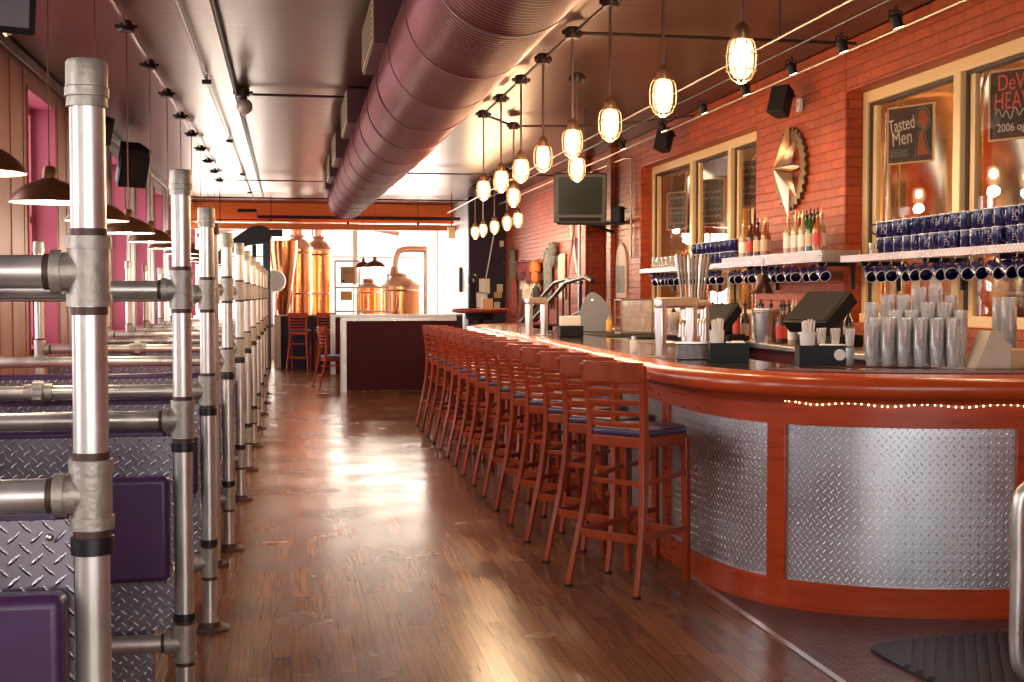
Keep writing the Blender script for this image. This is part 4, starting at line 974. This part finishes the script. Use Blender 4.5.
t = thing('tape_roll', 'grey tape roll beside the cream carry box', 'tape', (3.43, 5.30, 1.077)); obj('roll', MB().lathe([(.045,0),(.045,.025),(.03,.025),(.03,0)], 20, closed=True), M_grey, t); obj('core', MB().lathe([(.0295,0),(.0295,.025),(.027,.025),(.027,0)], 20, closed=True), M_tan, t)
t = thing('tape_roll', 'white paper roll end beside the cream carry box', 'roll', (3.50, 5.18, 1.077)); obj('roll', MB().lathe([(.05,0),(.05,.01),(.01,.01),(.01,0)], 20, closed=True), M_paper, t)
# steel inverted-U frames and tap tower
def uframe(label, p0, p1, z0=1.077, h=.32, r=.034):
    t = thing('steel_rail_frame', label, 'bar frame', (*p0, z0))
    d = Vector((p1[0]-p0[0], p1[1]-p0[1], 0)); L_ = d.length; a = math.atan2(d.y, d.x); t.rotation_euler = (0,0,a)
    obj('upright', MB().box(-r*.8,r*.8,-r*.8,r*.8,0,h), M_brush, t, bevel=.012, seg=3); obj('upright', MB().box(L_-r*.8,L_+r*.8,-r*.8,r*.8,0,h), M_brush, t, bevel=.012, seg=3)
    obj('crossbar', MB().box(-r,L_+r,-r*.8,r*.8,h-.03,h+.03), M_brush, t, bevel=.012, seg=3)
    obj('foot_plate', MB().box(-.05,.05,-.05,.05,0,.006).box(L_-.05,L_+.05,-.05,.05,0,.006), M_brush, t, bevel=.002); return t
uframe('brushed steel inverted-U frame standing on the near bar top', (2.035, 6.72), (2.30, 6.98), h=.305)
uframe('brushed steel inverted-U frame standing on the far bar top', (2.03, 10.6), (2.20, 10.78), h=.30)
M_handle = mat('tap_handle_horn', (.24,.17,.12), .35, .5)
tw = thing('beer_tap_tower', 'beer tap tower bristling with long pale handles', 'tap tower', (2.62, 8.0, 1.05))
tw.location = (2.37, 7.3, 1.077)
obj('tower', MB().tube([(0,0,0),(0,0,.28)], .028, 16).tube([(.16,.12,0),(.16,.12,.28)], .028, 16), M_brush, tw)
obj('tower_arm', MB().tube([(-.07,-.05,.29),(.19,.15,.29)], .03, 16), M_brush, tw)
for k in range(9):
    a = random.uniform(-.05,.05); x = -.04+.024*k; y = -.03+.018*k; lean = (k-4)*.007
    h_ = obj('tap_handle', MB().tube([(x,y,.31),(x,y,.36),(x+lean*.4,y,.44),(x+lean,y,.56),(x+lean*1.1,y,.60)], .01, 8, rs=[.005,.006,.007,.014,.006]), [M_brush, M_handle, M_handle][k%3], tw)
    obj('tap', MB().tube([(x,y-.02,.20),(x-.02,y-.05,.17),(x-.02,y-.05,.10)], .009, 8), M_brush, tw)
t = thing('salt_shaker', 'small white shaker beside the foot of the steel frame', 'shaker', (2.0, 7.15, 1.077)); obj('jar', MB().lathe([(.001,0),(.022,.001),(.024,.07),(.015,.085)], 14), M_paper, t); obj('lid', MB().lathe([(.016,.085),(.016,.105),(.001,.11)], 14), M_brush, t)
tag(obj('napkin_block', MB().box(2.22,2.42,10.2,10.36,1.077,1.17), M_black, bevel=.006), 'black napkin holder beside the far steel frame', 'napkin holder')
tag(obj('napkin_stack', MB().box(2.24,2.40,10.22,10.34,1.171,1.25), M_paper, bevel=.004), 'white napkins stacked in the far black holder', 'napkins')
# things at the far working end
t = thing('pizza_peel_lid', 'rounded grey hood-shaped lid propped behind the bar', 'lid', (3.06, 12.4, 1.1), math.radians(-10))
pl = smooth_path([(-.17,-.02),(-.16,.14),(-.10,.30),(-.02,.36),(.09,.28),(.165,.14),(.175,0),(.16,-.04),(-.14,-.04)], 4)
obj('shell', MB().prism([(x,y) for x,y in pl], -.015, .015, RX(PI/2)), M_grey, t, bevel=.008); obj('button', MB().tube([(-.03,-.016,.28),(-.03,-.024,.28)], .012), M_brush, t)
t = thing('display_case', 'glass display case with bottles behind the far bar', 'display case', (3.13, 11.2, 1.07), math.radians(0))
obj('frame', MB().box(-.15,.15,-.12,.12,.31,.325).box(-.15,-.14,-.12,-.11,0,.31).box(.14,.15,-.12,-.11,0,.31).box(-.15,-.14,.11,.12,0,.31).box(.14,.15,.11,.12,0,.31).box(-.15,.15,-.12,.12,0,.02).box(-.14,.14,-.11,.11,.15,.155), M_gear, t)
obj('glass', MB().box(-.138,.138,-.118,-.115,.02,.31), M_tumbler, t)
tag(obj('bar_cabinet', MB().box(2.8,3.46,10.9,12.9,0,1.065), M_dgrey, bevel=.01), 'dark steel work cabinet behind the far bar', 'cabinet')
t = thing('squeeze_bottle', 'yellow squeeze bottle beside the grey lid', 'bottle', (3.10, 12.0, 1.07)); obj('body', MB().lathe([(.001,0),(.026,.001),(.026,.10),(.012,.12)], 14), M_yel, t); obj('nozzle', MB().lathe([(.01,.12),(.003,.155)], 8), M_yel, t)
tag(obj('serving_tray', MB().lathe([(.001,0),(.17,.0),(.18,.012),(.176,.012),(.168,.005),(.001,.005)], 24, T(3.0,10.3,1.06)), M_black), 'black round tray behind the far bar top', 'tray')
tag(obj('sink_counter', MB().box(2.62,3.10,9.6,10.6,0,1.055), M_brush, bevel=.01), 'steel sink cabinet carrying the black tray', 'cabinet')

# ------------------------------------------------ nautical star on a gear
t = thing('wall_star', 'metal nautical star over a gear wheel on brick pier', 'wall art', (XR, 9.93, 2.48))
g = []; NT = 28
for k in range(NT*4):
    a = 2*PI*k/(NT*4); r_ = .345 if (k % 4) in (0,1) else .315; g.append((r_*math.cos(a), r_*math.sin(a)))
gi = [(.235*math.cos(2*PI*k/48), .235*math.sin(2*PI*k/48)) for k in range(48)]
M = Matrix(((0,0,-1,0),(-1,0,0,0),(0,1,0,0),(0,0,0,1)))   # plan x -> -y, plan y -> z, thickness -> -x
mb = MB(); n0 = NT*4
vs = [(x,y,z) for z in (.01,.035) for x,y in g]+[(.235*math.cos(2*PI*k/n0), .235*math.sin(2*PI*k/n0), z) for z in (.01,.035) for k in range(n0)]
fs = []
for k in range(n0):
    j = (k+1)%n0; fs += [(k,j,n0+j,n0+k),(n0+k,n0+j,3*n0+j,3*n0+k),(2*n0+k,3*n0+k,3*n0+j,2*n0+j),(k,2*n0+k,2*n0+j,j)]
mb.add(vs, fs, M); obj('gear_wheel', mb, mat('gear_bronze', (.17,.11,.06), .45, .8), t)
cz = .175; tips = [(0,.43),(.24,.0),(0,-.43),(-.24,0)]; val = [(.085,.085),(.085,-.085),(-.085,-.085),(-.085,.085)]
tips2 = [(0,.41),(.17,.24),(.25,0),(.17,-.24),(0,-.42),(-.17,-.24),(-.25,0),(-.17,.24)]
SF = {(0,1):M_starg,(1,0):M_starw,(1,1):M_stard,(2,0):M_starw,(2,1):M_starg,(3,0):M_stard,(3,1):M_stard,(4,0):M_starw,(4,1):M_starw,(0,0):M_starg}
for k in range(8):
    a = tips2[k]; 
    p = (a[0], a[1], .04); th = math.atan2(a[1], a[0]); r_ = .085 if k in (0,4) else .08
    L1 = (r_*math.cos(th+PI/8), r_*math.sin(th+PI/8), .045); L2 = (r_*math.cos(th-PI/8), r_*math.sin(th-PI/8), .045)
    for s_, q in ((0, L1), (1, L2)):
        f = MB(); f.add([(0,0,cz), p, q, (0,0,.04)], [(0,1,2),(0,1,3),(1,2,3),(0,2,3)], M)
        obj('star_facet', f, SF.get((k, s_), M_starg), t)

# ------------------------------------------------ chalkboards hanging in the windows
def chalk(label, loc, w_, h_, rz, lines, m=M_chalk, frame=M_cream, art=None):
    t = thing('chalkboard_sign', label, 'sign', loc, rz)   # faces -y in its own frame
    obj('frame', MB().box(-w_/2-.012,w_/2+.012,0,.018,-h_/2-.012,-h_/2).box(-w_/2-.012,w_/2+.012,0,.018,h_/2,h_/2+.012).box(-w_/2-.012,-w_/2,0,.018,-h_/2,h_/2).box(w_/2,w_/2+.012,0,.018,-h_/2,h_/2), frame, t)
    obj('board', MB().box(-w_/2,w_/2,.004,.014,-h_/2,h_/2), m, t)
    obj('hanging_wire', MB().tube([(-w_/2+.03,.009,h_/2+.01),(0,.009,h_/2+.22),(w_/2-.03,.009,h_/2+.01)], .0018, 5), M_conduitd, t)
    for body, size, dx, dz, mm, sx, tilt in lines:
        me = text_mesh(body, size, mm, 'lettering'); o = bpy.data.objects.new('lettering', me); C.objects.link(o); o.parent = t
        o.location = (dx, .002, dz); o.rotation_euler = (PI/2, -tilt, 0); o.scale = (sx,1.2,1)
    if art: art(t)
    return t
def art1(t):
    mb = MB(); 
    pl = smooth_path([(.06,-.16),(.07,-.03),(.10,.03),(.065,.08),(.07,.15),(.11,.17),(.145,.12),(.14,.05),(.115,.01),(.12,-.06),(.16,-.16)], 4)
    mb.prism(pl, -.0035, -.001, RX(PI/2) ); o = obj('chalk_drawing', mb, M_co, t); o.location = (0,0,0)
    o2 = MB().tube([(x-.015*(1 if x < .1 else -1),.001,y*1.05) for x, y in pl], .004, 5); obj('chalk_outline', o2, M_cb, t)
    for z in (-.11,-.125,-.14,-.155): obj('chalk_line', MB().box(-.17,-.02,.001,.0035,z,z+.004), M_cb, t)
def art2(t):
    pts = []
    for i in range(90): a = i*.42; pts.append((-.17+i*.0038, .0015, -.055+.026*math.sin(a)+.012*math.sin(a*.5)))
    obj('chalk_scroll', MB().tube(pts, .0035, 5), M_cw, t)
XS = XR+.33
RZC = -math.radians(62)
ya = wall_y(908, XS); yb = wall_y(1018, XS)
chalk('chalkboard sign with brown beer figure hanging in the near window', (XS, ya, 2.605), .37, .40, RZC, [('Tasted', .115, -.075, .075, M_cw, .72, .12), ('Men', .125, -.07, -.025, M_cw, .8, .1)], M_chalk, M_cream, art1)
chalk('chalkboard sign with pink capital lettering in the near window', (XS, yb, 2.62), .42, .42, RZC, [("DeVIL'S", .12, 0, .135, M_cp, .85, 0), ('HEAVEN', .13, 0, .02, M_cp, .75, 0), ('2006 og 6.7', .06, -.02, -.145, M_cw, 1, 0)], M_chalk, M_cream, art2)
for k, (u_, zc, w_, h_) in enumerate(((676,2.42,.30,.42),(711,2.44,.34,.46),(751,2.52,.32,.46))):
    def arts(t, k=k, w_=w_, h_=h_):
        for j in range(6):
            pts = [(-w_*.38+i*w_*.76/20, .001, h_*.36-j*h_*.14+.012*math.sin(i*1.3+j*2+k)) for i in range(21)]; obj('chalk_writing', MB().tube(pts, .003, 5), [M_cw, M_cb, M_cw][(j+k)%3], t)
    chalk('faded chalkboard hanging in the far window, %s pane from the door' % ORD[k], (XS, wall_y(u_, XS), zc), w_, h_, RZC, [], M_chalkg, M_cream, arts)

# brew room vessels behind glass
def tank(label, loc, r, h, m=M_stain):
    t = thing('steel_tank', label, 'tank', loc)
    obj('vessel', MB().lathe([(.08,.45),(r*.9,.85),(r,1.0),(r,h-.25),(r*.8,h-.07),(r*.4,h),(.001,h+.02)], 40), m, t)
    for k in range(4): a = PI/4+k*PI/2; obj('leg', MB().tube([(r*.8*math.cos(a), r*.8*math.sin(a), 0),(r*.8*math.cos(a), r*.8*math.sin(a), 1.0)], .035, 10), M_stain, t)
    for z in (1.15, h*.62, h-.3): obj('band', MB().lathe([(r+.001,z-.02),(r+.008,z-.01),(r+.008,z+.01),(r+.001,z+.02)], 40, cap=False), M_brush, t); obj('pipe', MB().tube([(-r-.06,-.1,.7),(-r-.06,-.1,h-.2),(-r*.5,-.05,h+.05)], .025, 10), M_stain, t); return t
for k, (x, y, r_) in enumerate(((5.9,7.6,.5),(5.75,9.2,.42),(6.0,10.9,.5),(5.8,12.6,.45),(6.1,14.6,.5),(5.9,16.6,.5))):
    tank('stainless brewing tank behind the windows, %s along from near end' % ORD[k], (x, y, 0), r_, 3.3)['group'] = 'tanks behind the windows'
for k, (x, y) in enumerate(((6.9,8.2),(6.9,10.2),(6.9,12.2),(6.9,14.2))):
    t = thing('utility_lamp', 'warm lit globe lamp inside the brew room, %s along' % ORD[k], 'lamp', (x, y, 2.3), 0, 'lamps in the brew room'); obj('bulb', MB().sphere((0,0,0), .06, 14), M_bulb, t); obj('stem', MB().tube([(0,0,.05),(0,0,1.69)], .008, 6), M_conduitd, t)
    l = bpy.data.lights.new('brew_room_glow', 'POINT'); l.energy = 170; l.color = (1,.66,.34); l.shadow_soft_size = .12
    lo = bpy.data.objects.new('brew_room_glow', l); C.objects.link(lo); lo.parent = t; lo.location = (-.2,0,-.15)

# ------------------------------------------------ television and the stair corner
tv = thing('crt_television', 'grey tube television on bracket above the stair rail', 'television', (3.58, 15.35, 2.66), math.radians(-16))
tv.rotation_euler = (math.radians(8), 0, math.radians(-10))
obj('cabinet', MB().box(-.33,.33,-.25,-.15,-.31,.31), mat('television_grey', (.11,.10,.09), .4), tv, bevel=.02, seg=3)
obj('rear_shell', MB().add([(-.31,-.15,-.29),(.31,-.15,-.29),(.31,-.15,.29),(-.31,-.15,.29),(-.2,.25,-.22),(.2,.25,-.22),(.2,.25,.2),(-.2,.25,.2)], [(0,1,2,3),(7,6,5,4),(0,4,5,1),(1,5,6,2),(2,6,7,3),(3,7,4,0)]) and None or MB().prism([(-.31,-.15),(.31,-.15),(.2,.28),(-.2,.28)], -.28, .27), M_black, tv, bevel=.01)
M_scr = mat('tube_screen', (.05,.055,.04), .08, coat=.5)
obj('screen', MB().box(-.27,.27,-.262,-.25,-.20,.26), M_scr, tv, bevel=.012); obj('control_strip', MB().box(-.26,.26,-.256,-.25,-.285,-.235), M_black, tv)
obj('bracket', MB().box(-.28,.55,-.12,.10,-.34,-.31).tube([(.1,0,-.33),(.45,.1,-.45)], .02, 8), M_blackm, tv)
def vx(u, x): return wall_y(u, x)
# stair hand rails (black), against the brick wall
t = thing('stair_rail', 'black metal stair rail with uprights beside the brick wall', 'railing', (0,0,0))
X1 = 3.9; pth = [(X1-.05,22.0,.95),(X1-.05,19.0,1.35),(X1-.05,17.3,1.78),(X1-.05,16.2,1.78)]
obj('hand_rail', MB().tube([(X1,22.5,.62),(X1,19.2,1.42),(X1,18.3,1.62),(X1,17.5,1.66),(X1,16.6,1.60)], .03, 10).tube([(X1-.25,20,.75),(X1-.25,16.4,1.60),(X1-.25,15.3,1.66),(X1-.25,14.9,1.6)], .03, 10), M_blackm, t)
bl_ = MB()
for y in (18.9,18.1,17.3,16.6): bl_.tube([(X1,y,0),(X1,y,1.5 if y > 18.5 else 1.62)], .014, 8)
for y in (17.6,16.6,15.6,15.0): bl_.tube([(X1-.25,y,0),(X1-.25,y,1.33 if y > 17 else 1.55)], .014, 8)
obj('baluster', bl_, M_blackm, t); obj('lower_rail', MB().tube([(X1-.25,19,.5),(X1-.25,16.4,1.12),(X1-.25,14.9,1.3)], .015, 8), M_blackm, t)
# board, skis, conduit runs on the wall
t = thing('wall_board', 'white rounded upright board sign on brick by stair', 'board', (XR, vx(622, XR), 1.72)); zz = smooth_path([(-.24,-.32),(-.24,.12),(-.17,.29),(0,.37),(.17,.29),(.24,.12),(.24,-.32)], 3)
obj('board', MB().prism(zz, .0, .02, M), M_offw, t); obj('panel', MB().prism([(-.18,-.26),(.18,-.26),(.18,.08),(-.18,.08)], .02, .024, M), M_chalkg, t)
t = thing('crossed_skis', 'pair of red and white skis crossed on the brick wall', 'skis', (XR-.02, vx(575, XR), 2.17))
for s_, m_ in ((1, M_cloth[0]), (-1, M_paper)): obj('ski', MB().bar((-.02-.01*s_, s_*.26, -.42),(-.02-.01*s_, -s_*.26, .44), .07, .012, (1,0,0)).sphere((-.02-.01*s_,-s_*.27,.46), .03, 10, (.4,1,1)), m_, t)
conduit('vertical conduit on the brick beside the television', [(XR-.03, vx(633,XR), 1.9),(XR-.03, vx(633,XR), 3.1),(XR-.03, vx(633,XR)+.3, 3.14),(XR-.03, 22, 3.14)], .015, M_conduit)
conduit('white vertical pipe on the brick beside crossed skis', [(XR-.04, vx(582,XR), .4),(XR-.04, vx(582,XR), 2.7)], .02, M_brush)
conduit('vertical conduit on the brick behind the television', [(XR-.04, vx(586,XR), .4),(XR-.04, vx(586,XR), 2.9)], .02, M_conduit)
t = thing('exit_box', 'small pale alarm box on brick above the television', 'alarm', (XR-.02, vx(597,XR), 3.03)); obj('box', MB().box(-.05,.02,-.05,.05,-.12,.1), M_redl, t, bevel=.006); obj('lens', MB().box(-.056,-.05,-.04,.04,-.1,.0), M_offw, t)
t = thing('wall_mirror', 'tall pale framed poster on brick behind stair rail', 'poster', (XR-.01, vx(563,XR), 1.72)); obj('frame', MB().box(-.02,0,-.25,.25,-.35,.35), M_gear, t, bevel=.004); obj('sheet', MB().box(-.024,-.02,-.21,.21,-.31,.31), M_offw, t)
# clothes hanging on a line
line_y = [vx(u, 4.0) for u in (508, 524, 531, 540, 546, 554, 536, 526)]
conduit('clothes line strung along brick wall', [(3.98, vx(503,3.98), 2.05),(3.98, vx(535,3.98), 2.0),(3.98, vx(560,3.98), 2.2)], .006, M_conduitd, 'clothes_line')
def garment(label, u, ztop, h_, w_, m_, sleeves=True):
    y = vx(u, 4.06); t = thing('hanging_shirt', label, 'shirt', (4.08 if m_ in (M_cloth[2], M_cloth[1], M_cloth[6]) else 4.02, y, ztop))
    K = 10; mb = MB(); vs = []; fs = []
    for i in range(K+1):
        a = -1+2*i/K
        for j in range(5):
            zz = -h_*j/4*(1-.06*math.cos(i*2.1)); sh = 1-.12*(1-j/4); vs.append((.03*math.sin(i*1.7+j*.6), a*w_/2*sh*(1+.08*j/4), zz-.05*abs(a)**2*(1 if j == 0 else 0)))
    for i in range(K):
        for j in range(4): fs.append((i*5+j, i*5+j+1, (i+1)*5+j+1, (i+1)*5+j))
    mb.add(vs, fs); o = obj('body', mb, m_, t, angle=80); sd = o.modifiers.new('cloth', 'SOLIDIFY'); sd.thickness = .012
    if sleeves:
        for s_ in (-1,1): obj('sleeve', MB().tube([(0,s_*w_*.42,-.03),(.01,s_*w_*.58,-.12),(.0,s_*w_*.62,-.22)], .05, 8, rs=[.045,.05,.055]), m_, t)
    return t
for u_, zt_, h_, w_, m_, lb in ((511,2.3,1.0,.45,6,'long olive coat hanging beside the dark wall'),(516,1.75,.7,.35,0,'red garment hanging low beside the dark wall'),(523,2.05,.35,.5,5,'maroon shirt hanging at the start of clothes line'),(531,2.04,.4,.4,5,'dark maroon shirt hanging beside the orange one'),(537,2.04,.4,.34,3,'orange shirt on the clothes line'),(525,1.76,.42,.55,1,'white shirt hanging below the maroon shirts'),(534,1.7,.5,.4,1,'cream shirt hanging below the orange shirt'),(546,2.2,.95,.42,2,'long grey jacket hanging nearest the poster'),(551,2.28,.4,.2,2,'short grey-blue top hanging on the poster side of the jacket'),(538,1.6,.6,.3,4,'black garment hanging low between cream shirt and jacket')):
    garment(lb, u_, zt_, h_, w_, M_cloth[m_], h_ < .6)
# papers on the dark wall
for k, (u_, v_, w_, h_, m_) in enumerate(((474,284,7,6,M_offw),(473,291,5,5,M_tan),(487,286,11,15,M_paper),(474,301,6,13,M_offw),(484,300,12,15,M_paper),(503,288,6,8,M_offw),(501,295,8,6,M_tan),(500,306,6,8,M_offw),(505,243,4,6,M_offw))):
    s_ = 52.; x = (u_-290)*.985/s_; z = EYE-(v_-296)/s_
    o = obj('pinned_paper', MB().box(-w_/s_/2, w_/s_/2, -.008, 0, -h_/s_/2, h_/s_/2), m_); o.location = (x, 24.1, z)
    tag(o, ['small square paper pinned highest by the pale corner','tiny tan sticker pinned below the square paper','tall white paper pinned at middle of dark wall','narrow paper pinned low by the pale corner','wide white paper pinned low at middle of dark wall','small paper pinned beside the hanging coat','tan card pinned under the small paper','small paper pinned lowest beside the clothes','tiny pale switch plate high on the dark wall'][k], 'paper', 'papers on the dark wall')
conduit('thin diagonal white cord on the dark wall', [(3.9,24.0,2.6),(3.75,24.05,1.75),(3.72,24.05,1.1)], .012, M_paper, 'electrical_line')
t = thing('wall_telephone', 'black box with red sticker on pale alcove wall', 'box', (3.42, 25.2, 1.75)); obj('box', MB().box(-.06,0,-.15,.15,-.25,.25), M_blackm, t, bevel=.006); obj('sticker', MB().box(-.063,-.06,-.08,.08,.12,.22), M_redl, t)
t = thing('pillar_lantern', 'dark hanging ceiling box before the pale alcove', 'lantern', (3.0, 23.4, 2.62)); obj('body', MB().box(-.07,.07,-.06,.06,-.12,.1), M_gear, t, bevel=.008); obj('rod', MB().tube([(0,0,.1),(0,0,.72)], .01), M_conduitd, t)

# ================================================================ BREWHOUSE
def kettle(label, loc, r, h, dome, chim=None):
    t = thing('copper_kettle', label, 'brewing kettle', loc)
    obj('vessel', MB().lathe([(r*.5,.4),(r,.55),(r,h)], 40), M_copper, t)
    obj('lid', MB().lathe([(r+.03,h-.03),(r+.035,h),(r*.97,h+.04),(r*.75,h+dome*.6),(r*.4,h+dome*.9),(.16,h+dome),(.14,h+dome+.05)], 40), M_coppert, t)
    for z in (.75, h*.6, h-.12): obj('band', MB().lathe([(r+.002,z-.02),(r+.012,z),(r+.002,z+.02)], 40, cap=False), M_brush, t)
    for k in range(4): a = PI/4+k*PI/2; obj('leg', MB().tube([(r*.75*math.cos(a), r*.75*math.sin(a), 0),(r*.75*math.cos(a), r*.75*math.sin(a), .6)], .04, 8), M_brush, t)
    if chim: obj('vapour_pipe', chim, M_coppert, t)
    return t
s27 = 45.5
def bx_(u): return (u-290)*.985/s27
kettle('tall copper kettle with steel chimney at the booth side of brewhouse', (bx_(297), 27.0, 0), .30, 2.45, .22, MB().tube([(0,0,2.6),(0,0,3.33)], .13, 20))
kettle('tall copper kettle beside the chimney kettle', (bx_(319), 28.1, 0), .30, 2.45, .24, MB().tube([(0,0,2.6),(.0,0,2.85),(.1,0,3.0),(.35,0,3.05)], .09, 16))
kettle('small copper kettle half hidden behind the domed one', (bx_(369), 27.9, 0), .30, 1.62, .14)
kettle('wide domed copper kettle with bent vapour pipe', (bx_(398), 27.0, 0), .42, 1.66, .20, MB().tube(smooth_path([(-.12,0,1.75),(-.12,0,1.95),(-.06,0,2.3),(.1,0,2.42),(.55,0,2.42)], 4), .07, 16).tube([(.55,0,2.5),(.55,0,1.0)], .045, 12).lathe([(.14,1.84),(.11,1.95),(.08,2.05)], 20, T(-.12,0,0)))
t = thing('grain_hopper', 'tapering copper grain hopper beside the blue post', 'hopper', (bx_(283)-.02, 26.15, 0))
obj('cone', MB().lathe([(.05,.7),(.13,1.2),(.30,2.35),(.30,2.55),(.02,2.56)], 28, T(.03,0,0)), M_copper, t); obj('stand', MB().tube([(.2,0,0),(.2,0,1.9)], .03, 8).tube([(-.12,0,0),(-.12,0,1.9)], .03, 8), M_brush, t)
t = thing('round_sign', 'round white sight glass disc before the hopper', 'disc', (bx_(277)-.02, 25.5, 1.72)); obj('disc', MB().tube([(0,0,0),(0,-.04,0)], .21, 32), M_white, t); obj('ring', MB().lathe([(.205,0),(.225,0),(.225,.05),(.205,.05)], 32, RX(PI/2), closed=True), M_brush, t); obj('stand', MB().tube([(0,.02,-.2),(0,.02,-1.72)], .02, 8), M_brush, t)
t = thing('control_rack', 'white pipe rack holding tan control panels by kettles', 'rack', (0, 26.4, 0))
xa, xb, xc = bx_(333), bx_(356), bx_(384)
rk = MB()
for x in (xa, xb, xc): rk.tube([(x,0,0),(x,0,2.15 if x < xc else 1.9)], .02, 8)
for z in (2.15,): rk.tube([(xa,0,z),(xb,0,z)], .02, 8)
for z in (1.6, 1.1): rk.tube([(xa,0,z),(xc,0,z)], .02, 8)
obj('rack_frame', rk, M_white, t)
p1 = obj('control_panel', MB().box(bx_(338),bx_(352),-.12,-.02,1.68,2.03), M_tan, t, bevel=.006); kb = MB()
for a in (.08,.16,.24): kb.tube([(bx_(338)+a,-.12,1.92),(bx_(338)+a,-.14,1.92)], .015, 8)
kb.tube([(bx_(338)+.06,-.12,1.74),(bx_(338)+.06,-.14,1.74)], .025, 8); obj('knob', kb, M_black, p1)
obj('control_panel', MB().box(bx_(338),bx_(349),-.12,-.02,1.33,1.52), M_yel, t, bevel=.006)
# dark-blue steel post with black hooded arm
t = thing('steel_post', 'dark blue post with black hooded arm at end of booths', 'post', (-.43, 24.2, 0))
M_blue = mat('dark_blue_paint', (.015,.025,.045), .4)
obj('post', MB().box(-.07,.07,-.08,.08,0,2.62), M_blue, t, bevel=.006)
obj('rear_post', MB().box(-.28,-.20,.3,.4,0,2.5), M_blue, t, bevel=.006)
obj('hood', MB().prism(smooth_path([(.06,2.45),(.1,2.6),(0,2.72),(-.22,2.74),(-.45,2.62),(-.85,2.3),(-1.0,2.05),(-.8,2.12),(-.5,2.3),(-.3,2.38),(-.1,2.4)], 3), -.12, .12, RX(PI/2)), M_blackm, t, bevel=.01)
obj('arm', MB().box(.05,.30,-.06,.06,2.55,2.68), M_blackm, t, bevel=.01)

# ================================================================ ENTRY: mat and hand rail
t = obj('floor_mat', MB().prism(smooth_path([(2.27,4.60),(2.32,4.66),(2.55,4.72),(3.0,4.74),(3.6,4.74),(3.6,3.2),(2.6,3.2),(2.36,3.7),(2.27,4.45)], 4), .004, .016), M_rub); tag(t, 'black ribbed rubber floor mat before the curved bar end', 'mat')
rb = MB(); outline = smooth_path([(2.27,4.60),(2.32,4.66),(2.55,4.72),(3.0,4.74),(3.6,4.74),(3.6,3.2),(2.6,3.2),(2.36,3.7),(2.27,4.45)], 4)
def inside(x, y, m=.02):
    c = False; n_ = len(outline)
    for i in range(n_):
        a, b = outline[i], outline[(i+1)%n_]
        if (a[1] > y) != (b[1] > y) and x < (b[0]-a[0])*(y-a[1])/(b[1]-a[1])+a[0]: c = not c
    return c
for k in range(40):
    x0 = 1.62+.05*k; run = []
    for i in range(160):
        yy = 3.15+i*.01; xx = x0+(yy-3.15)*.56
        if inside(xx, yy): run.append((xx, yy))
    if len(run) > 4: rb.bar((*run[1],.020),(*run[-2],.020), .022, .016)
obj('rib', rb, M_rub, t)['kind'] = 'stuff'
t = thing('hand_rail', 'short brushed steel tube hand rail standing on the mat', 'railing', (2.49, 3.95, 0))
RP = smooth_path([(.62,0,.085),(.3,0,.08),(.10,0,.08),(.03,0,.105),(0,0,.175),(0,0,.45),(0,0,.68),(.03,0,.75),(.10,0,.775),(.3,0,.775),(.62,0,.775)], 5)
obj('tube', MB().tube(RP, .024, 16), M_pipe, t); obj('upright', MB().tube([(.62,0,.78),(.62,0,.02)], .024, 16), M_pipe, t); obj('floor_flange', MB().lathe([(.06,.022),(.06,.03),(.025,.034)], 20, T(.62,0,0)), M_fit, t)

# ================================================================ LIGHT
for m_ in (M_bulb, M_bulb2, M_fairy, M_spotg, M_globe):   # the lamps inside carry the light; only their look comes from these
    try: m_.cycles.emission_sampling = 'NONE'
    except Exception: pass
def area(name, loc, rot, sx, sy, e, col):
    l = bpy.data.lights.new(name, 'AREA'); l.shape = 'RECTANGLE'; l.size = sx; l.size_y = sy; l.energy = e; l.color = col
    o = bpy.data.objects.new(name, l); C.objects.link(o); o.location = loc; o.rotation_euler = rot; return o
area('daylight_far_windows', ((fx0+fx1)/2, YF+1.2, 1.95), (-PI/2, 0, 0), 7.5, 3.9, 1600, (1,.92,.83))
area('daylight_storefront', (1.0, YB-.6, 1.9), (PI/2, 0, 0), 5.6, 2.8, 190, (.93,.95,1))
for y in WY: area('daylight_side_window', (XL-.5, y-ww/2, 2.05), (0, -PI/2, 0), 2.1, 1.15, 42, (.92,.90,1))
W = bpy.data.worlds.new('world'); sc.world = W; W.use_nodes = True
bg = W.node_tree.nodes['Background']; bg.inputs[0].default_value = (.9,.94,1,1); bg.inputs[1].default_value = 2.0
sc.view_settings.exposure = .35
try:
    sc.cycles.use_denoising = True; sc.cycles.max_bounces = 7; sc.cycles.transparent_max_bounces = 24; sc.cycles.sample_clamp_indirect = 4; sc.cycles.caustics_reflective = False; sc.cycles.caustics_refractive = False
except Exception: pass
